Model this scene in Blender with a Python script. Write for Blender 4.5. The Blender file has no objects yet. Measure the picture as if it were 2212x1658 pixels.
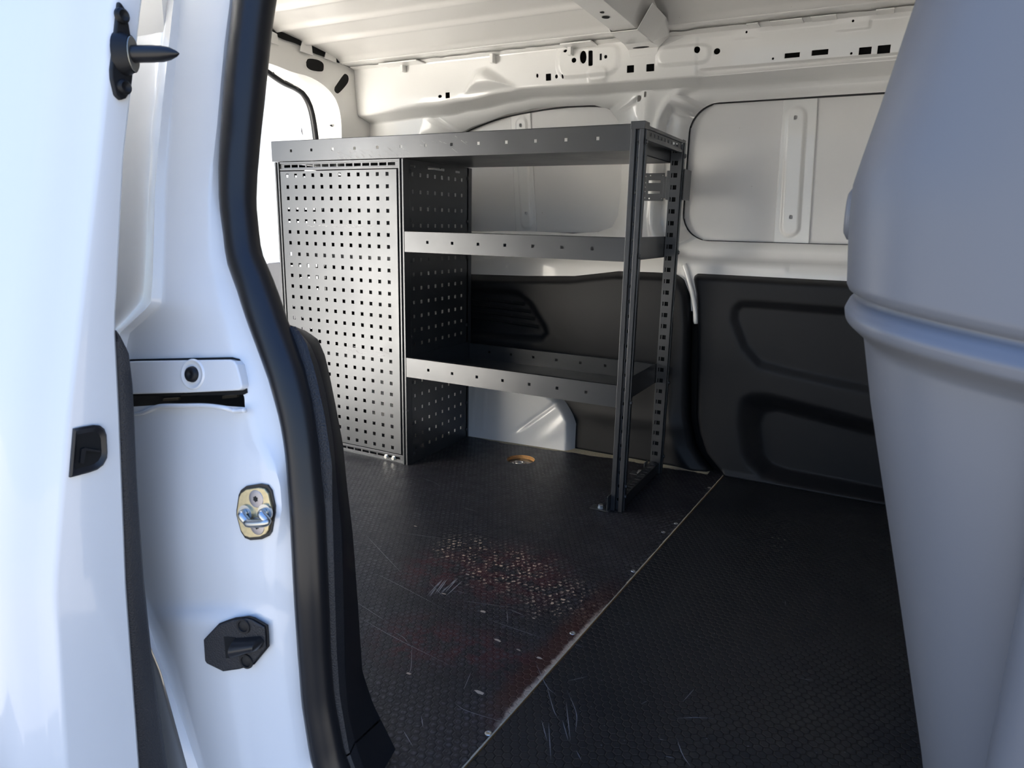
import bpy, bmesh, math, random
import numpy as np
from mathutils import Matrix, Vector
random.seed(7)
rng = np.random.default_rng(7)
S = bpy.context.scene
COL = S.collection

# ------------------------------------------------------------------ camera
CAM = np.array([0.5615, -1.7046, 0.7587])
YAW, PITCH, ROLL, F = 2.0608, -0.2270, 0.0203, 1504.68
W_, H_ = 2212, 1658
def _axes():
    fw = np.array([math.cos(YAW)*math.cos(PITCH), math.sin(YAW)*math.cos(PITCH), math.sin(PITCH)])
    rt = np.array([math.sin(YAW), -math.cos(YAW), 0.0]); up = np.cross(rt, fw)
    c, s = math.cos(ROLL), math.sin(ROLL)
    return c*rt+s*up, -s*rt+c*up, fw
RT, UP, FW = _axes()
cam = bpy.data.cameras.new('camera'); cam_o = bpy.data.objects.new('camera', cam); COL.objects.link(cam_o)
m = Matrix.Identity(4)
for i in range(3):
    m[i][0] = RT[i]; m[i][1] = UP[i]; m[i][2] = -FW[i]; m[i][3] = CAM[i]
cam_o.matrix_world = m
cam.sensor_width = 36; cam.sensor_fit = 'HORIZONTAL'; cam.lens = F/W_*36
cam.clip_start = 0.02
cam.dof.use_dof = True; cam.dof.focus_distance = 1.9
cam.dof.aperture_fstop = cam.lens/1.9      # pupil about 1.9 mm, like a phone
S.camera = cam_o

# ------------------------------------------------------------------ light
S.view_settings.view_transform = 'Standard'; S.view_settings.look = 'None'
S.view_settings.gamma = 1; S.view_settings.use_curve_mapping = False
S.view_settings.exposure = 1.62
wd = bpy.data.worlds.new('sky'); S.world = wd; wd.use_nodes = True
nt = wd.node_tree; nt.nodes.clear()
tc = nt.nodes.new('ShaderNodeTexCoord'); sx = nt.nodes.new('ShaderNodeSeparateXYZ')
cr = nt.nodes.new('ShaderNodeValToRGB'); bg = nt.nodes.new('ShaderNodeBackground'); out = nt.nodes.new('ShaderNodeOutputWorld')
nt.links.new(tc.outputs['Generated'], sx.inputs[0]); nt.links.new(sx.outputs['Z'], cr.inputs[0])
cr.color_ramp.elements[0].position = 0.0; cr.color_ramp.elements[0].color = (0.70, 0.85, 1.0, 1)
cr.color_ramp.elements[1].position = 0.75; cr.color_ramp.elements[1].color = (0.16, 0.36, 0.90, 1)
e = cr.color_ramp.elements.new(0.25); e.color = (0.42, 0.64, 1.0, 1)
nt.links.new(cr.outputs[0], bg.inputs[0]); bg.inputs[1].default_value = 0.50
nt.links.new(bg.outputs[0], out.inputs[0])
sun = bpy.data.lights.new('sun', 'SUN'); sun.energy = 26.0; sun.angle = 0.009; sun.color = (1.0, 0.935, 0.83)
sun_o = bpy.data.objects.new('sun', sun); COL.objects.link(sun_o)
sun_o.rotation_euler = Vector((0.27, -0.64, -0.73)).to_track_quat('-Z', 'Y').to_euler()

# ------------------------------------------------------------------ picture rays -> places on real planes
def ray(px, py):
    return (px-W_/2)/F*RT - (py-H_/2)/F*UP + FW
def W(px, py, ax, v):
    d = ray(px, py); t = (v-CAM[ax])/d[ax]; return CAM+t*d
def WP(px, py, P0, n):
    d = ray(px, py); t = np.dot(np.array(P0)-CAM, n)/np.dot(d, n); return CAM+t*d
def ys(z):      # side of the body at the door opening, leaning in towards the roof
    return -1.12+0.12*max(0.0, (z-0.3)/0.7)**1.5
def WS(px, py, off=0.0):
    y = -1.08
    for _ in range(12):
        p = W(px, py, 1, y); y = 0.5*y+0.5*(ys(p[2])+off)
    return W(px, py, 1, y)

# ------------------------------------------------------------------ materials
class N:
    def __init__(s, name):
        s.m = bpy.data.materials.new(name); s.m.use_nodes = True; s.t = s.m.node_tree
        s.b = s.t.nodes['Principled BSDF']
        c = s.t.nodes.new('ShaderNodeTexCoord'); s.co = c.outputs['Object']
    def node(s, k, **kw):
        n = s.t.nodes.new(k)
        for a, v in kw.items(): setattr(n, a, v)
        return n
    def put(s, sock, v):
        if isinstance(v, bpy.types.NodeSocket): s.t.links.new(v, sock)
        else: sock.default_value = v
    def math(s, op, a, b=0.0, c=None):
        n = s.node('ShaderNodeMath', operation=op); s.put(n.inputs[0], a); s.put(n.inputs[1], b)
        if c is not None: s.put(n.inputs[2], c)
        return n.outputs[0]
    def vm(s, op, a, b=(0, 0, 0)):
        n = s.node('ShaderNodeVectorMath', operation=op); s.put(n.inputs[0], a); s.put(n.inputs[1], b)
        return n.outputs[1] if op in ('DOT_PRODUCT', 'LENGTH', 'DISTANCE') else n.outputs[0]
    def noise(s, scale, detail=3, rough=0.5, vec=None):
        n = s.node('ShaderNodeTexNoise'); s.put(n.inputs['Vector'], vec or s.co)
        n.inputs['Scale'].default_value = scale; n.inputs['Detail'].default_value = detail; n.inputs['Roughness'].default_value = rough
        return n.outputs['Fac']
    def rng(s, v, a, b, c=0.0, d=1.0):
        n = s.node('ShaderNodeMapRange'); n.interpolation_type = 'SMOOTHSTEP'
        s.put(n.inputs[0], v); n.inputs[1].default_value = a; n.inputs[2].default_value = b; n.inputs[3].default_value = c; n.inputs[4].default_value = d
        return n.outputs[0]
    def mix(s, f, a, b):
        n = s.node('ShaderNodeMix', data_type='RGBA'); s.put(n.inputs[0], f)
        s.put(n.inputs[6], (*a, 1) if isinstance(a, tuple) else a); s.put(n.inputs[7], (*b, 1) if isinstance(b, tuple) else b)
        return n.outputs[2]
    def bump(s, h, strength=0.3, dist=0.001):
        n = s.node('ShaderNodeBump'); s.put(n.inputs['Height'], h); n.inputs['Strength'].default_value = strength; n.inputs['Distance'].default_value = dist
        s.t.links.new(n.outputs[0], s.b.inputs['Normal'])
    def set(s, **kw):
        for k, v in kw.items():
            k = {'base': 'Base Color', 'rough': 'Roughness', 'metal': 'Metallic', 'spec': 'Specular IOR Level', 'coat': 'Coat Weight', 'coatr': 'Coat Roughness'}[k]
            if k == 'Base Color' and isinstance(v, tuple): v = (*v, 1)
            s.put(s.b.inputs[k], v)
        return s
def simple(name, base, rough, metal=0.0, spec=0.5, var=0.08, vscale=30, bumps=None, coat=0.0):
    n = N(name)
    f = n.noise(vscale, 4)
    dark = tuple(c*(1-var) for c in base); lite = tuple(min(1, c*(1+var)) for c in base)
    n.set(base=n.mix(f, dark, lite), rough=rough, metal=metal, spec=spec, coat=coat, coatr=0.05)
    if bumps: n.bump(n.noise(bumps[0], 3), bumps[1], bumps[2])
    return n.m
def paint(name, base, rough=0.32, coat=0.6):
    n = N(name)
    spots = n.rng(n.noise(95, 2, 0.6), 0.78, 0.80)
    n.set(base=n.mix(spots, base, (0.30, 0.24, 0.18)), rough=rough, coat=coat, coatr=0.04)
    n.bump(n.noise(420, 2), 0.06, 0.0006)
    return n.m
M_WHITE = paint('white_paint', (0.86, 0.85, 0.825))
M_DOOR = simple('white_gloss_paint', (0.80, 0.81, 0.82), 0.25, coat=0.8, var=0.01)
M_ROOF = paint('white_roof_paint', (0.76, 0.745, 0.72), 0.4, 0.4)
M_SKIN = paint('white_matt_primer', (0.81, 0.795, 0.775), 0.5, 0.15)
M_PLAST = simple('black_plastic', (0.0085, 0.009, 0.011), 0.5, spec=0.36, bumps=(900, 0.25, 0.0006))
M_GRAIN = simple('grained_black_plastic', (0.020, 0.021, 0.025), 0.45, bumps=(520, 0.9, 0.0012))
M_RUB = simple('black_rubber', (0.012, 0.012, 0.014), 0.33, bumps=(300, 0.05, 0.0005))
M_VOID = simple('black_cavity_shade', (0.004, 0.004, 0.004), 0.9)  # near-black colour standing in for shade in holes and gaps; also plain black parts
M_GREY = None
def grey_plastic():
    n = N('grey_plastic')
    sc = n.rng(n.noise(38, 5, 0.7), 0.70, 0.74, 0, 0.5)
    n.set(base=n.mix(sc, (0.165, 0.172, 0.192), (0.28, 0.29, 0.32)), rough=0.42)
    n.bump(n.noise(900, 2), 0.12, 0.0006); return n.m
M_GREY = grey_plastic()
def powder(name, base, rough):
    n = N(name)
    st = n.node('ShaderNodeMapping'); n.t.links.new(n.co, st.inputs[0]); st.inputs['Scale'].default_value = (6, 6, 60); st.inputs['Rotation'].default_value = (0.3, 0.5, 0.2)
    sc = n.rng(n.noise(14, 6, 0.75, st.outputs[0]), 0.73, 0.78, 0, 0.65)
    n.set(base=n.mix(sc, base, (0.62, 0.60, 0.56)), rough=n.rng(n.noise(8, 3), 0.3, 0.7, rough-0.03, rough+0.03), metal=0.75)
    n.bump(n.noise(1500, 2), 0.10, 0.0004); return n.m
M_POW = powder('anthracite_powder_coat', (0.100, 0.103, 0.109), 0.35)
M_ZINC = simple('zinc_plated_steel', (0.62, 0.62, 0.60), 0.28, 1.0)
M_YZINC = simple('yellow_passivated_steel', (0.68, 0.58, 0.36), 0.32, 0.85, var=0.2, vscale=200)
M_SCREWG = simple('grey_steel_screw', (0.42, 0.40, 0.42), 0.35, 0.9)
M_PLY = simple('raw_plywood_edge', (0.50, 0.26, 0.09), 0.6, var=0.3, vscale=120)
M_PALE = simple('pale_raw_wood', (0.42, 0.37, 0.27), 0.8, var=0.4, vscale=160)
M_SCR = simple('pale_scratch', (0.30, 0.30, 0.31), 0.6, var=0.4, vscale=80)
M_CHIP = simple('bare_chip', (0.55, 0.46, 0.36), 0.7)
M_GROUND = simple('dark_asphalt', (0.085, 0.083, 0.080), 0.9, var=0.2, vscale=3)  # plain dark asphalt, tone varied at random

WEAR = [(W(1100, 1225, 2, 0), 0.15), (W(1210, 1290, 2, 0), 0.12), (W(1000, 1185, 2, 0), 0.10), (W(1290, 1330, 2, 0), 0.09)]
RED = [(W(1020, 1400, 2, 0), 0.10), (W(1100, 1430, 2, 0), 0.08), (W(960, 1380, 2, 0), 0.08), (W(950, 1230, 2, 0), 0.13), (W(1100, 1240, 2, 0), 0.20), (W(900, 1380, 2, 0), 0.12), (W(1120, 1560, 2, 0), 0.06)]
def floor_mat(name, worn):
    n = N(name); s = 0.0145
    p = n.vm('SCALE', n.vm('ADD', n.co, (7, 7, 0)))
    p.node.inputs['Scale'].default_value = 1/s
    r, h = (1, 1.7320508, 1), (0.5, 0.8660254, 0)
    def cell(q): return n.vm('SUBTRACT', n.vm('MODULO', q, r), h)
    a = n.vm('MULTIPLY', cell(p), (1, 1, 0)); b = n.vm('MULTIPLY', cell(n.vm('SUBTRACT', p, h)), (1, 1, 0))
    sel = n.math('LESS_THAN', n.vm('LENGTH', a), n.vm('LENGTH', b))
    mx = n.node('ShaderNodeMix', data_type='VECTOR'); n.put(mx.inputs[0], sel); n.put(mx.inputs[4], b); n.put(mx.inputs[5], a)
    g = n.vm('ABSOLUTE', mx.outputs[1])
    gx = n.node('ShaderNodeSeparateXYZ'); n.put(gx.inputs[0], g)
    d = n.math('MAXIMUM', gx.outputs[0], n.vm('DOT_PRODUCT', g, (0.5, 0.8660254, 0)))
    line = n.rng(d, 0.40, 0.455); rad = n.vm('LENGTH', g)
    if worn:
        def blob(L):
            acc = None
            for c, rr in L:
                v = n.rng(n.vm('DISTANCE', n.co, tuple(float(q) for q in c)), rr*0.25, rr, 1, 0)
                acc = v if acc is None else n.math('MAXIMUM', acc, v)
            return acc
        nz = n.noise(26, 5, 0.65); fine = n.noise(130, 3, 0.6)
        red = n.math('MULTIPLY', blob(RED), n.rng(nz, 0.42, 0.56))
        col = n.mix(red, (0.010, 0.009, 0.0115), (0.050, 0.0085, 0.012))
        cap = n.math('MULTIPLY', n.rng(rad, 0.18, 0.40, 1, 0), n.rng(fine, 0.40, 0.60))
        col = n.mix(n.math('MULTIPLY', cap, n.rng(n.noise(9, 3), 0.30, 0.60, 0.35, 1.0)), col, (0.080, 0.078, 0.088))
        chip = n.math('MULTIPLY', n.math('MULTIPLY', n.rng(rad, 0.22, 0.42, 1, 0), n.rng(fine, 0.50, 0.60)), n.math('MULTIPLY', blob(WEAR), n.rng(n.noise(34, 3), 0.40, 0.54)))
        col = n.mix(chip, col, (0.75, 0.56, 0.38))
        # bare timber rubbed off along the joint
        sep = n.node('ShaderNodeSeparateXYZ'); n.put(sep.inputs[0], n.co)
        sa, sb = SEAM
        k = (sb[0]-sa[0])/(sb[1]-sa[1]); c0 = sa[0]-k*sa[1]
        dist = n.math('SUBTRACT', n.math('MULTIPLY_ADD', sep.outputs[1], float(k), float(c0)), sep.outputs[0])
        edge = n.math('MULTIPLY', n.rng(n.math('ADD', dist, n.math('MULTIPLY', n.noise(60, 4), 0.016)), 0.014, 0.022, 1, 0), n.math('MULTIPLY', n.rng(sep.outputs[1], -0.58, -0.45, 1, 0), n.rng(sep.outputs[1], -0.92, -0.84, 0, 1)))
        redge = n.math('MULTIPLY', n.rng(n.math('ADD', dist, n.math('MULTIPLY', n.noise(40, 4), 0.04)), 0.05, 0.085, 1, 0), n.math('MULTIPLY', n.rng(sep.outputs[1], -0.55, -0.3, 1, 0), n.rng(sep.outputs[1], -0.92, -0.8, 0, 1)))
        col = n.mix(n.math('MULTIPLY', redge, 0.8), col, (0.05, 0.012, 0.008))
        col = n.mix(edge, col, (0.40, 0.31, 0.24))
        n.set(base=col, rough=n.rng(nz, 0.3, 0.7, 0.36, 0.48), spec=0.45)
    else:
        nz = n.noise(5, 4)
        col = n.mix(nz, (0.010, 0.0105, 0.012), (0.018, 0.0185, 0.021))
        n.set(base=n.mix(line, col, (0.0025, 0.0025, 0.003)), rough=n.rng(nz, 0.3, 0.7, 0.36, 0.44), spec=0.4)
    n.bump(n.math('SUBTRACT', 1.0, line), 1.0, 0.0012)
    return n.m
SEAM = (W(1004, 1658, 2, 0), W(1561, 1030, 2, 0))
M_FLOORL = floor_mat('worn_hexagon_floor_film', True)
M_FLOORR = floor_mat('black_hexagon_floor_film', False)

# ------------------------------------------------------------------ mesh helpers
def tag(o, label=None, cat=None, group=None, kind=None):
    for k, v in (('label', label), ('category', cat), ('group', group), ('kind', kind)):
        if v: o[k] = v
    return o
def wloc(o):
    v = np.zeros(3)
    while o: v += np.array(o.location); o = o.parent
    return v
def root(name, loc, label, cat, group=None):
    o = bpy.data.objects.new(name, None); o.empty_display_size = 0.05; o.location = tuple(float(q) for q in loc); COL.objects.link(o)
    return tag(o, label, cat, group)
class MB:
    def __init__(s): s.v = []; s.f = []; s.mi = []
    def add(s, V, Fs, mi=0):
        b = len(s.v); s.v += [tuple(float(q) for q in p) for p in V]; s.f += [tuple(i+b for i in f) for f in Fs]; s.mi += [mi]*len(Fs); return s
    def box(s, x0, x1, y0, y1, z0, z1, mi=0):
        V = [(x, y, z) for x in (x0, x1) for y in (y0, y1) for z in (z0, z1)]
        return s.add(V, [(0, 1, 3, 2), (4, 6, 7, 5), (0, 4, 5, 1), (2, 3, 7, 6), (0, 2, 6, 4), (1, 5, 7, 3)], mi)
    def prism(s, P, vec, mi=0):
        n = len(P); P = [np.array(p) for p in P]; vec = np.array(vec)
        return s.add(P+[p+vec for p in P], [tuple(range(n))[::-1], tuple(range(n, 2*n))]+[(i, (i+1) % n, n+(i+1) % n, n+i) for i in range(n)], mi)
    def grid(s, A, mi=0, closeu=False, flip=False):
        A = np.asarray(A); nu, nv = A.shape[:2]; fs = []
        for i in range(nu if closeu else nu-1):
            for j in range(nv-1):
                a, b = i*nv+j, ((i+1) % nu)*nv+j
                fs.append((a, b, b+1, a+1) if not flip else (a, a+1, b+1, b))
        return s.add(A.reshape(-1, 3), fs, mi)
    def lathe(s, c, ax, prof, n=20, mi=0):
        ax = np.array(ax, float); ax /= np.linalg.norm(ax)
        u = np.cross(ax, (0, 0, 1) if abs(ax[2]) < 0.9 else (1, 0, 0)); u /= np.linalg.norm(u); w = np.cross(ax, u)
        A = [[np.array(c)+ax*h+r*(math.cos(t)*u+math.sin(t)*w) for h, r in prof] for t in np.linspace(0, 2*math.pi, n, endpoint=False)]
        return s.grid(A, mi, closeu=True)
    def tube(s, P, r, n=10, mi=0, cap=True):
        P = np.array(P, float); R_ = np.full(len(P), r) if np.isscalar(r) else np.array(r)
        T = np.gradient(P, axis=0); T /= np.linalg.norm(T, axis=1)[:, None]
        u = np.cross(T[0], (0.3, 0.2, 1)); u /= np.linalg.norm(u); A = []
        for p, t, rr in zip(P, T, R_):
            u = u-np.dot(u, t)*t; u /= np.linalg.norm(u); w = np.cross(t, u)
            A.append([p+rr*(math.cos(a)*u+math.sin(a)*w) for a in np.linspace(0, 2*math.pi, n, endpoint=False)])
        b = len(s.v); s.grid(np.array(A).transpose(1, 0, 2), mi, closeu=True)
        if cap:
            m_ = len(P); s.f += [tuple(b+i*m_ for i in range(n))[::-1], tuple(b+i*m_+m_-1 for i in range(n))]; s.mi += [mi, mi]
        return s
    def build(s, name, mats, parent=None, smooth=False, bevel=0, seg=2, solid=0, sub=0, auto=None, weld=False):
        me = bpy.data.meshes.new(name); o = bpy.data.objects.new(name, me); COL.objects.link(o)
        L = wloc(parent) if parent else np.zeros(3)
        V = np.array(s.v)-L
        me.from_pydata(V.tolist(), [], s.f)
        for q in (mats if isinstance(mats, (list, tuple)) else [mats]): me.materials.append(q)
        me.polygons.foreach_set('material_index', s.mi)
        bm = bmesh.new(); bm.from_mesh(me)
        if weld: bmesh.ops.remove_doubles(bm, verts=bm.verts, dist=1e-5)
        bmesh.ops.recalc_face_normals(bm, faces=bm.faces)
        for f in bm.faces: f.smooth = smooth
        if smooth and auto is not None:
            for e_ in bm.edges:
                if len(e_.link_faces) == 2 and e_.calc_face_angle(0) > auto: e_.smooth = False
        bm.to_mesh(me); bm.free()
        if parent: o.parent = parent
        if solid:
            md = o.modifiers.new('thick', 'SOLIDIFY'); md.thickness = abs(solid); md.offset = -1 if solid > 0 else 1
        if bevel:
            md = o.modifiers.new('bevel', 'BEVEL'); md.width = bevel; md.segments = seg; md.limit_method = 'ANGLE'; md.angle_limit = 0.6
        if sub:
            md = o.modifiers.new('sub', 'SUBSURF'); md.levels = sub; md.render_levels = sub
        return o
def catmull(P, n=8):
    P = np.array(P, float); Q = np.vstack([2*P[0]-P[1], P, 2*P[-1]-P[-2]]); o = []
    for i in range(1, len(Q)-2):
        for t in np.linspace(0, 1, n, endpoint=False):
            a, b, c, d = Q[i-1:i+3]
            o.append(0.5*((2*b)+(c-a)*t+(2*a-5*b+4*c-d)*t*t+(3*b-a-3*c+d)*t**3))
    o.append(P[-1]); return np.array(o)
def rrect(cx, cy, hx, hy, r, n=6):
    o = []
    for sx_, sy_, a0 in ((1, 1, 0), (-1, 1, 90), (-1, -1, 180), (1, -1, 270)):
        for t in np.linspace(0, 90, n):
            a = math.radians(a0+t); o.append((cx+sx_*(hx-r)+r*math.cos(a), cy+sy_*(hy-r)+r*math.sin(a)))
    return o
def ell(cx, cy, rx, ry, n=16): return [(cx+rx*math.cos(a), cy+ry*math.sin(a)) for a in np.linspace(0, 2*math.pi, n, endpoint=False)]
def sstep(e0, e1, x):
    t = np.clip((x-e0)/(e1-e0), 0, 1); return t*t*(3-2*t)
def sdf(X, Z, poly):
    P = np.array(poly, float); X = np.asarray(X, float); Z = np.asarray(Z, float)
    d = np.full(X.shape, 1e9); sg = np.ones(X.shape); n = len(P)
    for i in range(n):
        a, b = P[i], P[i-1]; ex, ez = b-a; wx, wz = X-a[0], Z-a[1]
        t = np.clip((wx*ex+wz*ez)/(ex*ex+ez*ez+1e-12), 0, 1)
        d = np.minimum(d, (wx-ex*t)**2+(wz-ez*t)**2)
        c1 = Z >= a[1]; c2 = Z < b[1]; c3 = ex*wz > ez*wx
        sg = np.where((c1 & c2 & c3) | (~c1 & ~c2 & ~c3), -sg, sg)
    return sg*np.sqrt(d)
def stamp(us, vs, P, holes=(), K=4):
    """sheet P(u, v) -> xyz with true openings: each opening is a star-shaped polygon in (u, v)"""
    HB = []
    for poly in holes:
        p = np.array(poly); c = (p.min(0)+p.max(0))/2; h = (p.max(0)-p.min(0))/2*1.12
        HB.append((c[0]-h[0], c[0]+h[0], c[1]-h[1], c[1]+h[1], p, c))
    def merge(base, req):
        req = sorted(req); o = []
        for r in req:
            if not o or r-o[-1] > 1e-6: o.append(r)
        eps = (base[-1]-base[0])/len(base)*0.2
        ra = np.array(o) if o else np.array([1e9])
        return np.array(sorted(o+[b for b in base if np.abs(ra-b).min() > eps]))
    us = merge(np.array(us), [q for h in HB for q in np.linspace(h[0], h[1], K+2)])
    vs = merge(np.array(vs), [q for h in HB for q in np.linspace(h[2], h[3], K+2)])
    U, V = np.meshgrid(us, vs, indexing='ij'); A = P(U.ravel(), V.ravel())
    nu, nv = len(us), len(vs); verts = list(map(tuple, A)); dead = np.zeros((nu-1, nv-1), bool); faces = []
    for (a, b, c, d, p, cen) in HB:
        i0, i1 = np.argmin(abs(us-a)), np.argmin(abs(us-b)); j0, j1 = np.argmin(abs(vs-c)), np.argmin(abs(vs-d))
        dead[i0:i1, j0:j1] = True
        loop = [(i, j0) for i in range(i0, i1)]+[(i1, j) for j in range(j0, j1)]+[(i, j1) for i in range(i1, i0, -1)]+[(i0, j) for j in range(j1, j0, -1)]
        sc = np.array([b-a, d-c]); q = []
        pn = (p-cen)/sc
        for (i, j) in loop:
            dr = (np.array([us[i], vs[j]])-cen)/sc; best = None
            for k in range(len(pn)):
                A1, B1 = pn[k-1], pn[k]; e_ = B1-A1; den = dr[0]*e_[1]-dr[1]*e_[0]
                if abs(den) < 1e-12: continue
                t = (A1[0]*e_[1]-A1[1]*e_[0])/den; s_ = (A1[0]*dr[1]-A1[1]*dr[0])/den
                if t > 0 and -1e-6 <= s_ <= 1+1e-6 and (best is None or t < best): best = t
            q.append(cen+dr*(best or 0.8)*sc)
        q = np.array(q); Q = P(q[:, 0], q[:, 1]); base = len(verts); verts += list(map(tuple, Q)); L = len(loop)
        for k in range(L):
            o1, o2 = loop[k], loop[(k+1) % L]
            faces.append((o1[0]*nv+o1[1], o2[0]*nv+o2[1], base+(k+1) % L, base+k))
    for i in range(nu-1):
        for j in range(nv-1):
            if not dead[i, j]: faces.append((i*nv+j, (i+1)*nv+j, (i+1)*nv+j+1, i*nv+j+1))
    return verts, faces
def perf(mb, u0, u1, v0, v1, holes, f, th, mi=0):
    """flat sheet with square openings; f(u, v, t) -> xyz, t in 0..th"""
    us = sorted({round(q, 6) for q in [u0, u1]+[a for h in holes for a in h[:2]]}); vs = sorted({round(q, 6) for q in [v0, v1]+[a for h in holes for a in h[2:]]})
    nu, nv = len(us), len(vs); solid = np.ones((nu-1, nv-1), bool)
    for (a, b, c, d) in holes:
        i0, i1 = us.index(round(a, 6)), us.index(round(b, 6)); j0, j1 = vs.index(round(c, 6)), vs.index(round(d, 6)); solid[i0:i1, j0:j1] = False
    V = [f(u, v, t) for t in (0, th) for u in us for v in vs]; o = nu*nv; idx = lambda i, j, k: k*o+i*nv+j; fs = []
    for i in range(nu-1):
        for j in range(nv-1):
            if not solid[i, j]: continue
            fs.append((idx(i, j, 0), idx(i+1, j, 0), idx(i+1, j+1, 0), idx(i, j+1, 0))); fs.append((idx(i, j, 1), idx(i, j+1, 1), idx(i+1, j+1, 1), idx(i+1, j, 1)))
            for di, dj, e1, e2 in ((-1, 0, (i, j), (i, j+1)), (1, 0, (i+1, j+1), (i+1, j)), (0, -1, (i+1, j), (i, j)), (0, 1, (i, j+1), (i+1, j+1))):
                a, b = i+di, j+dj
                if not (0 <= a < nu-1 and 0 <= b < nv-1) or not solid[a, b]:
                    fs.append((idx(*e1, 0), idx(*e2, 0), idx(*e2, 1), idx(*e1, 1)))
    return mb.add(V, fs, mi)
def struct(o): o['kind'] = 'structure'; return o

# ------------------------------------------------------------------ ground outside, floor
struct(MB().box(-25, 25, -25, 25, -0.75, -0.62).build('ground', M_GROUND))
sk = (SEAM[1][0]-SEAM[0][0])/(SEAM[1][1]-SEAM[0][1])
def seam_x(y): return SEAM[0][0]+sk*(y-SEAM[0][1])
TH = 0.012
DR = W(1125, 992, 2, 0); DRR = 0.046
def floor_left():
    mb = MB()
    yn, yf = -1.07, 0.50
    def P(u, v):
        y = yn+(yf-yn)*v; x1 = np.array([seam_x(q) for q in y])-0.0015
        return np.stack([-1.42+(x1+1.42)*u, y, np.zeros_like(u)], 1)
    vd = (DR[1]-yn)/(yf-yn); wid = seam_x(DR[1])-0.0015+1.42; ud = (DR[0]+1.42)/wid
    v, f = stamp(np.linspace(0, 1, 8), np.linspace(0, 1, 8), P, [ell(ud, vd, DRR/wid, DRR/(yf-yn), 40)], K=12)
    mb.add(v, f)
    nlow = [(x, y, -TH) for x, y, z in [(-1.42, yn, 0), (seam_x(yn)-0.0015, yn, 0), (seam_x(yf)-0.0015, yf, 0), (-1.42, yf, 0)]]
    a, b = (seam_x(yn)-0.0015, yn), (seam_x(yf)-0.0015, yf)
    mb.add([(a[0], a[1], 0), (b[0], b[1], 0), (b[0], b[1], -TH), (a[0], a[1], -TH)], [(0, 1, 2, 3)], 1)
    mb.add([(-1.42, yn, 0), (a[0], yn, 0), (a[0], yn, -TH), (-1.42, yn, -TH)], [(0, 1, 2, 3)], 1)
    # thin worn timber line along the joint
    for i in range(60):
        y0, y1 = yn+(yf-yn)*i/60, yn+(yf-yn)*(i+1)/60
        w = 0.0022+0.0012*random.random()
        mb.add([(seam_x(y0)-0.0016-w, y0, 0.0003), (seam_x(y0)-0.0016, y0, 0.0003), (seam_x(y1)-0.0016, y1, 0.0003), (seam_x(y1)-0.0016-w, y1, 0.0003)], [(0, 1, 2, 3)], 2)
    # ragged pale cut edge at the foot of the wall
    tr = [W(x, y, 2, 0.0005) for x, y in [(1000, 937), (1090, 955), (1160, 965), (1230, 975), (1300, 985), (1370, 996), (1430, 1007), (1480, 1014), (1530, 1022)]]
    tr = catmull(tr, 10)
    wob = np.interp(np.linspace(0, 1, len(tr)), np.linspace(0, 1, 60), rng.random(60))
    lo = [p-np.array([0, 0.010*w+0.004, 0]) for p, w in zip(tr, wob)]; hi = [p+np.array([0, 0.06, 0]) for p in tr]
    mb.grid([lo, hi], 2)
    # hole wall in ply
    mb.lathe((DR[0], DR[1], 0), (0, 0, 1), [(0, DRR), (-0.004, DRR), (-0.0042, DRR-0.002), (-TH, DRR-0.002)], 40, 3)
    # scratches and chips
    SC = [[(790, 1155), (870, 1240)], [(815, 1240), (860, 1262), (960, 1315)], [(780, 1335), (850, 1375), (985, 1443)], [(850, 1364), (870, 1375), (882, 1388)], [(890, 1395), (888, 1440), (882, 1455)],
          [(1095, 1317), (1097, 1347)], [(1055, 1338), (1120, 1360), (1180, 1380)], [(985, 1520), (1010, 1535), (1090, 1560)], [(1018, 1450), (1002, 1488)], [(905, 1030), (935, 1040), (952, 1050)], [(865, 1150), (960, 1163)],
          [(870, 1575), (892, 1612)], [(910, 1545), (914, 1570)], [(985, 1275), (1008, 1282)], [(770, 1300), (840, 1345)], [(985, 1295), (1110, 1312)], [(1135, 1330), (1100, 1315)], [(925, 1255), (960, 1290)], [(900, 1108), (910, 1112)], [(995, 1095), (1035, 1105)]]
    for sc in SC: ribbon(mb, sc, 0.00048, 4)
    for k in range(9):     # the grey scuff left by something dragged
        x, y = 920+random.random()*50, 1290-random.random()*12
        ribbon(mb, [(x, y), (x+22+random.random()*18, y-26-random.random()*10)], 0.0011, 4)
    for c, r in [((1035, 1494), 0.007), ((897, 1136), 0.004), ((1075, 1382), 0.006), ((1120, 1403), 0.004), ((1165, 1420), 0.004), ((960, 1282), 0.004), ((883, 1454), 0.004), ((1043, 1320), 0.005), ((1153, 1335), 0.003), ((1010, 1240), 0.004)]:
        p = W(*c, 2, 0.0006)
        mb.add([p+np.array([r*(0.6+0.7*random.random())*math.cos(a)*1.4, r*(0.5+0.6*random.random())*math.sin(a)*0.7, 0]) for a in np.linspace(0, 6.28, 9)[:-1]], [tuple(range(8))], 5)
    return mb.build('floor', [M_FLOORL, M_PLY, M_PALE, M_PLY, M_SCR, M_CHIP])
def ribbon(mb, pts, w, mi):
    P = np.array([W(x, y, 2, 0.0005) for x, y in pts])
    if len(P) > 2: P = catmull(P, 6)
    else: P = np.array([P[0]+(P[1]-P[0])*t for t in np.linspace(0, 1, 8)])
    T = np.gradient(P, axis=0); nrm = np.stack([-T[:, 1], T[:, 0], 0*T[:, 0]], 1); nrm /= np.linalg.norm(nrm, axis=1)[:, None]
    ww = w*np.sin(np.linspace(0.12, math.pi-0.12, len(P)))[:, None]
    mb.grid([P-nrm*ww, P+nrm*ww], mi)
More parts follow.
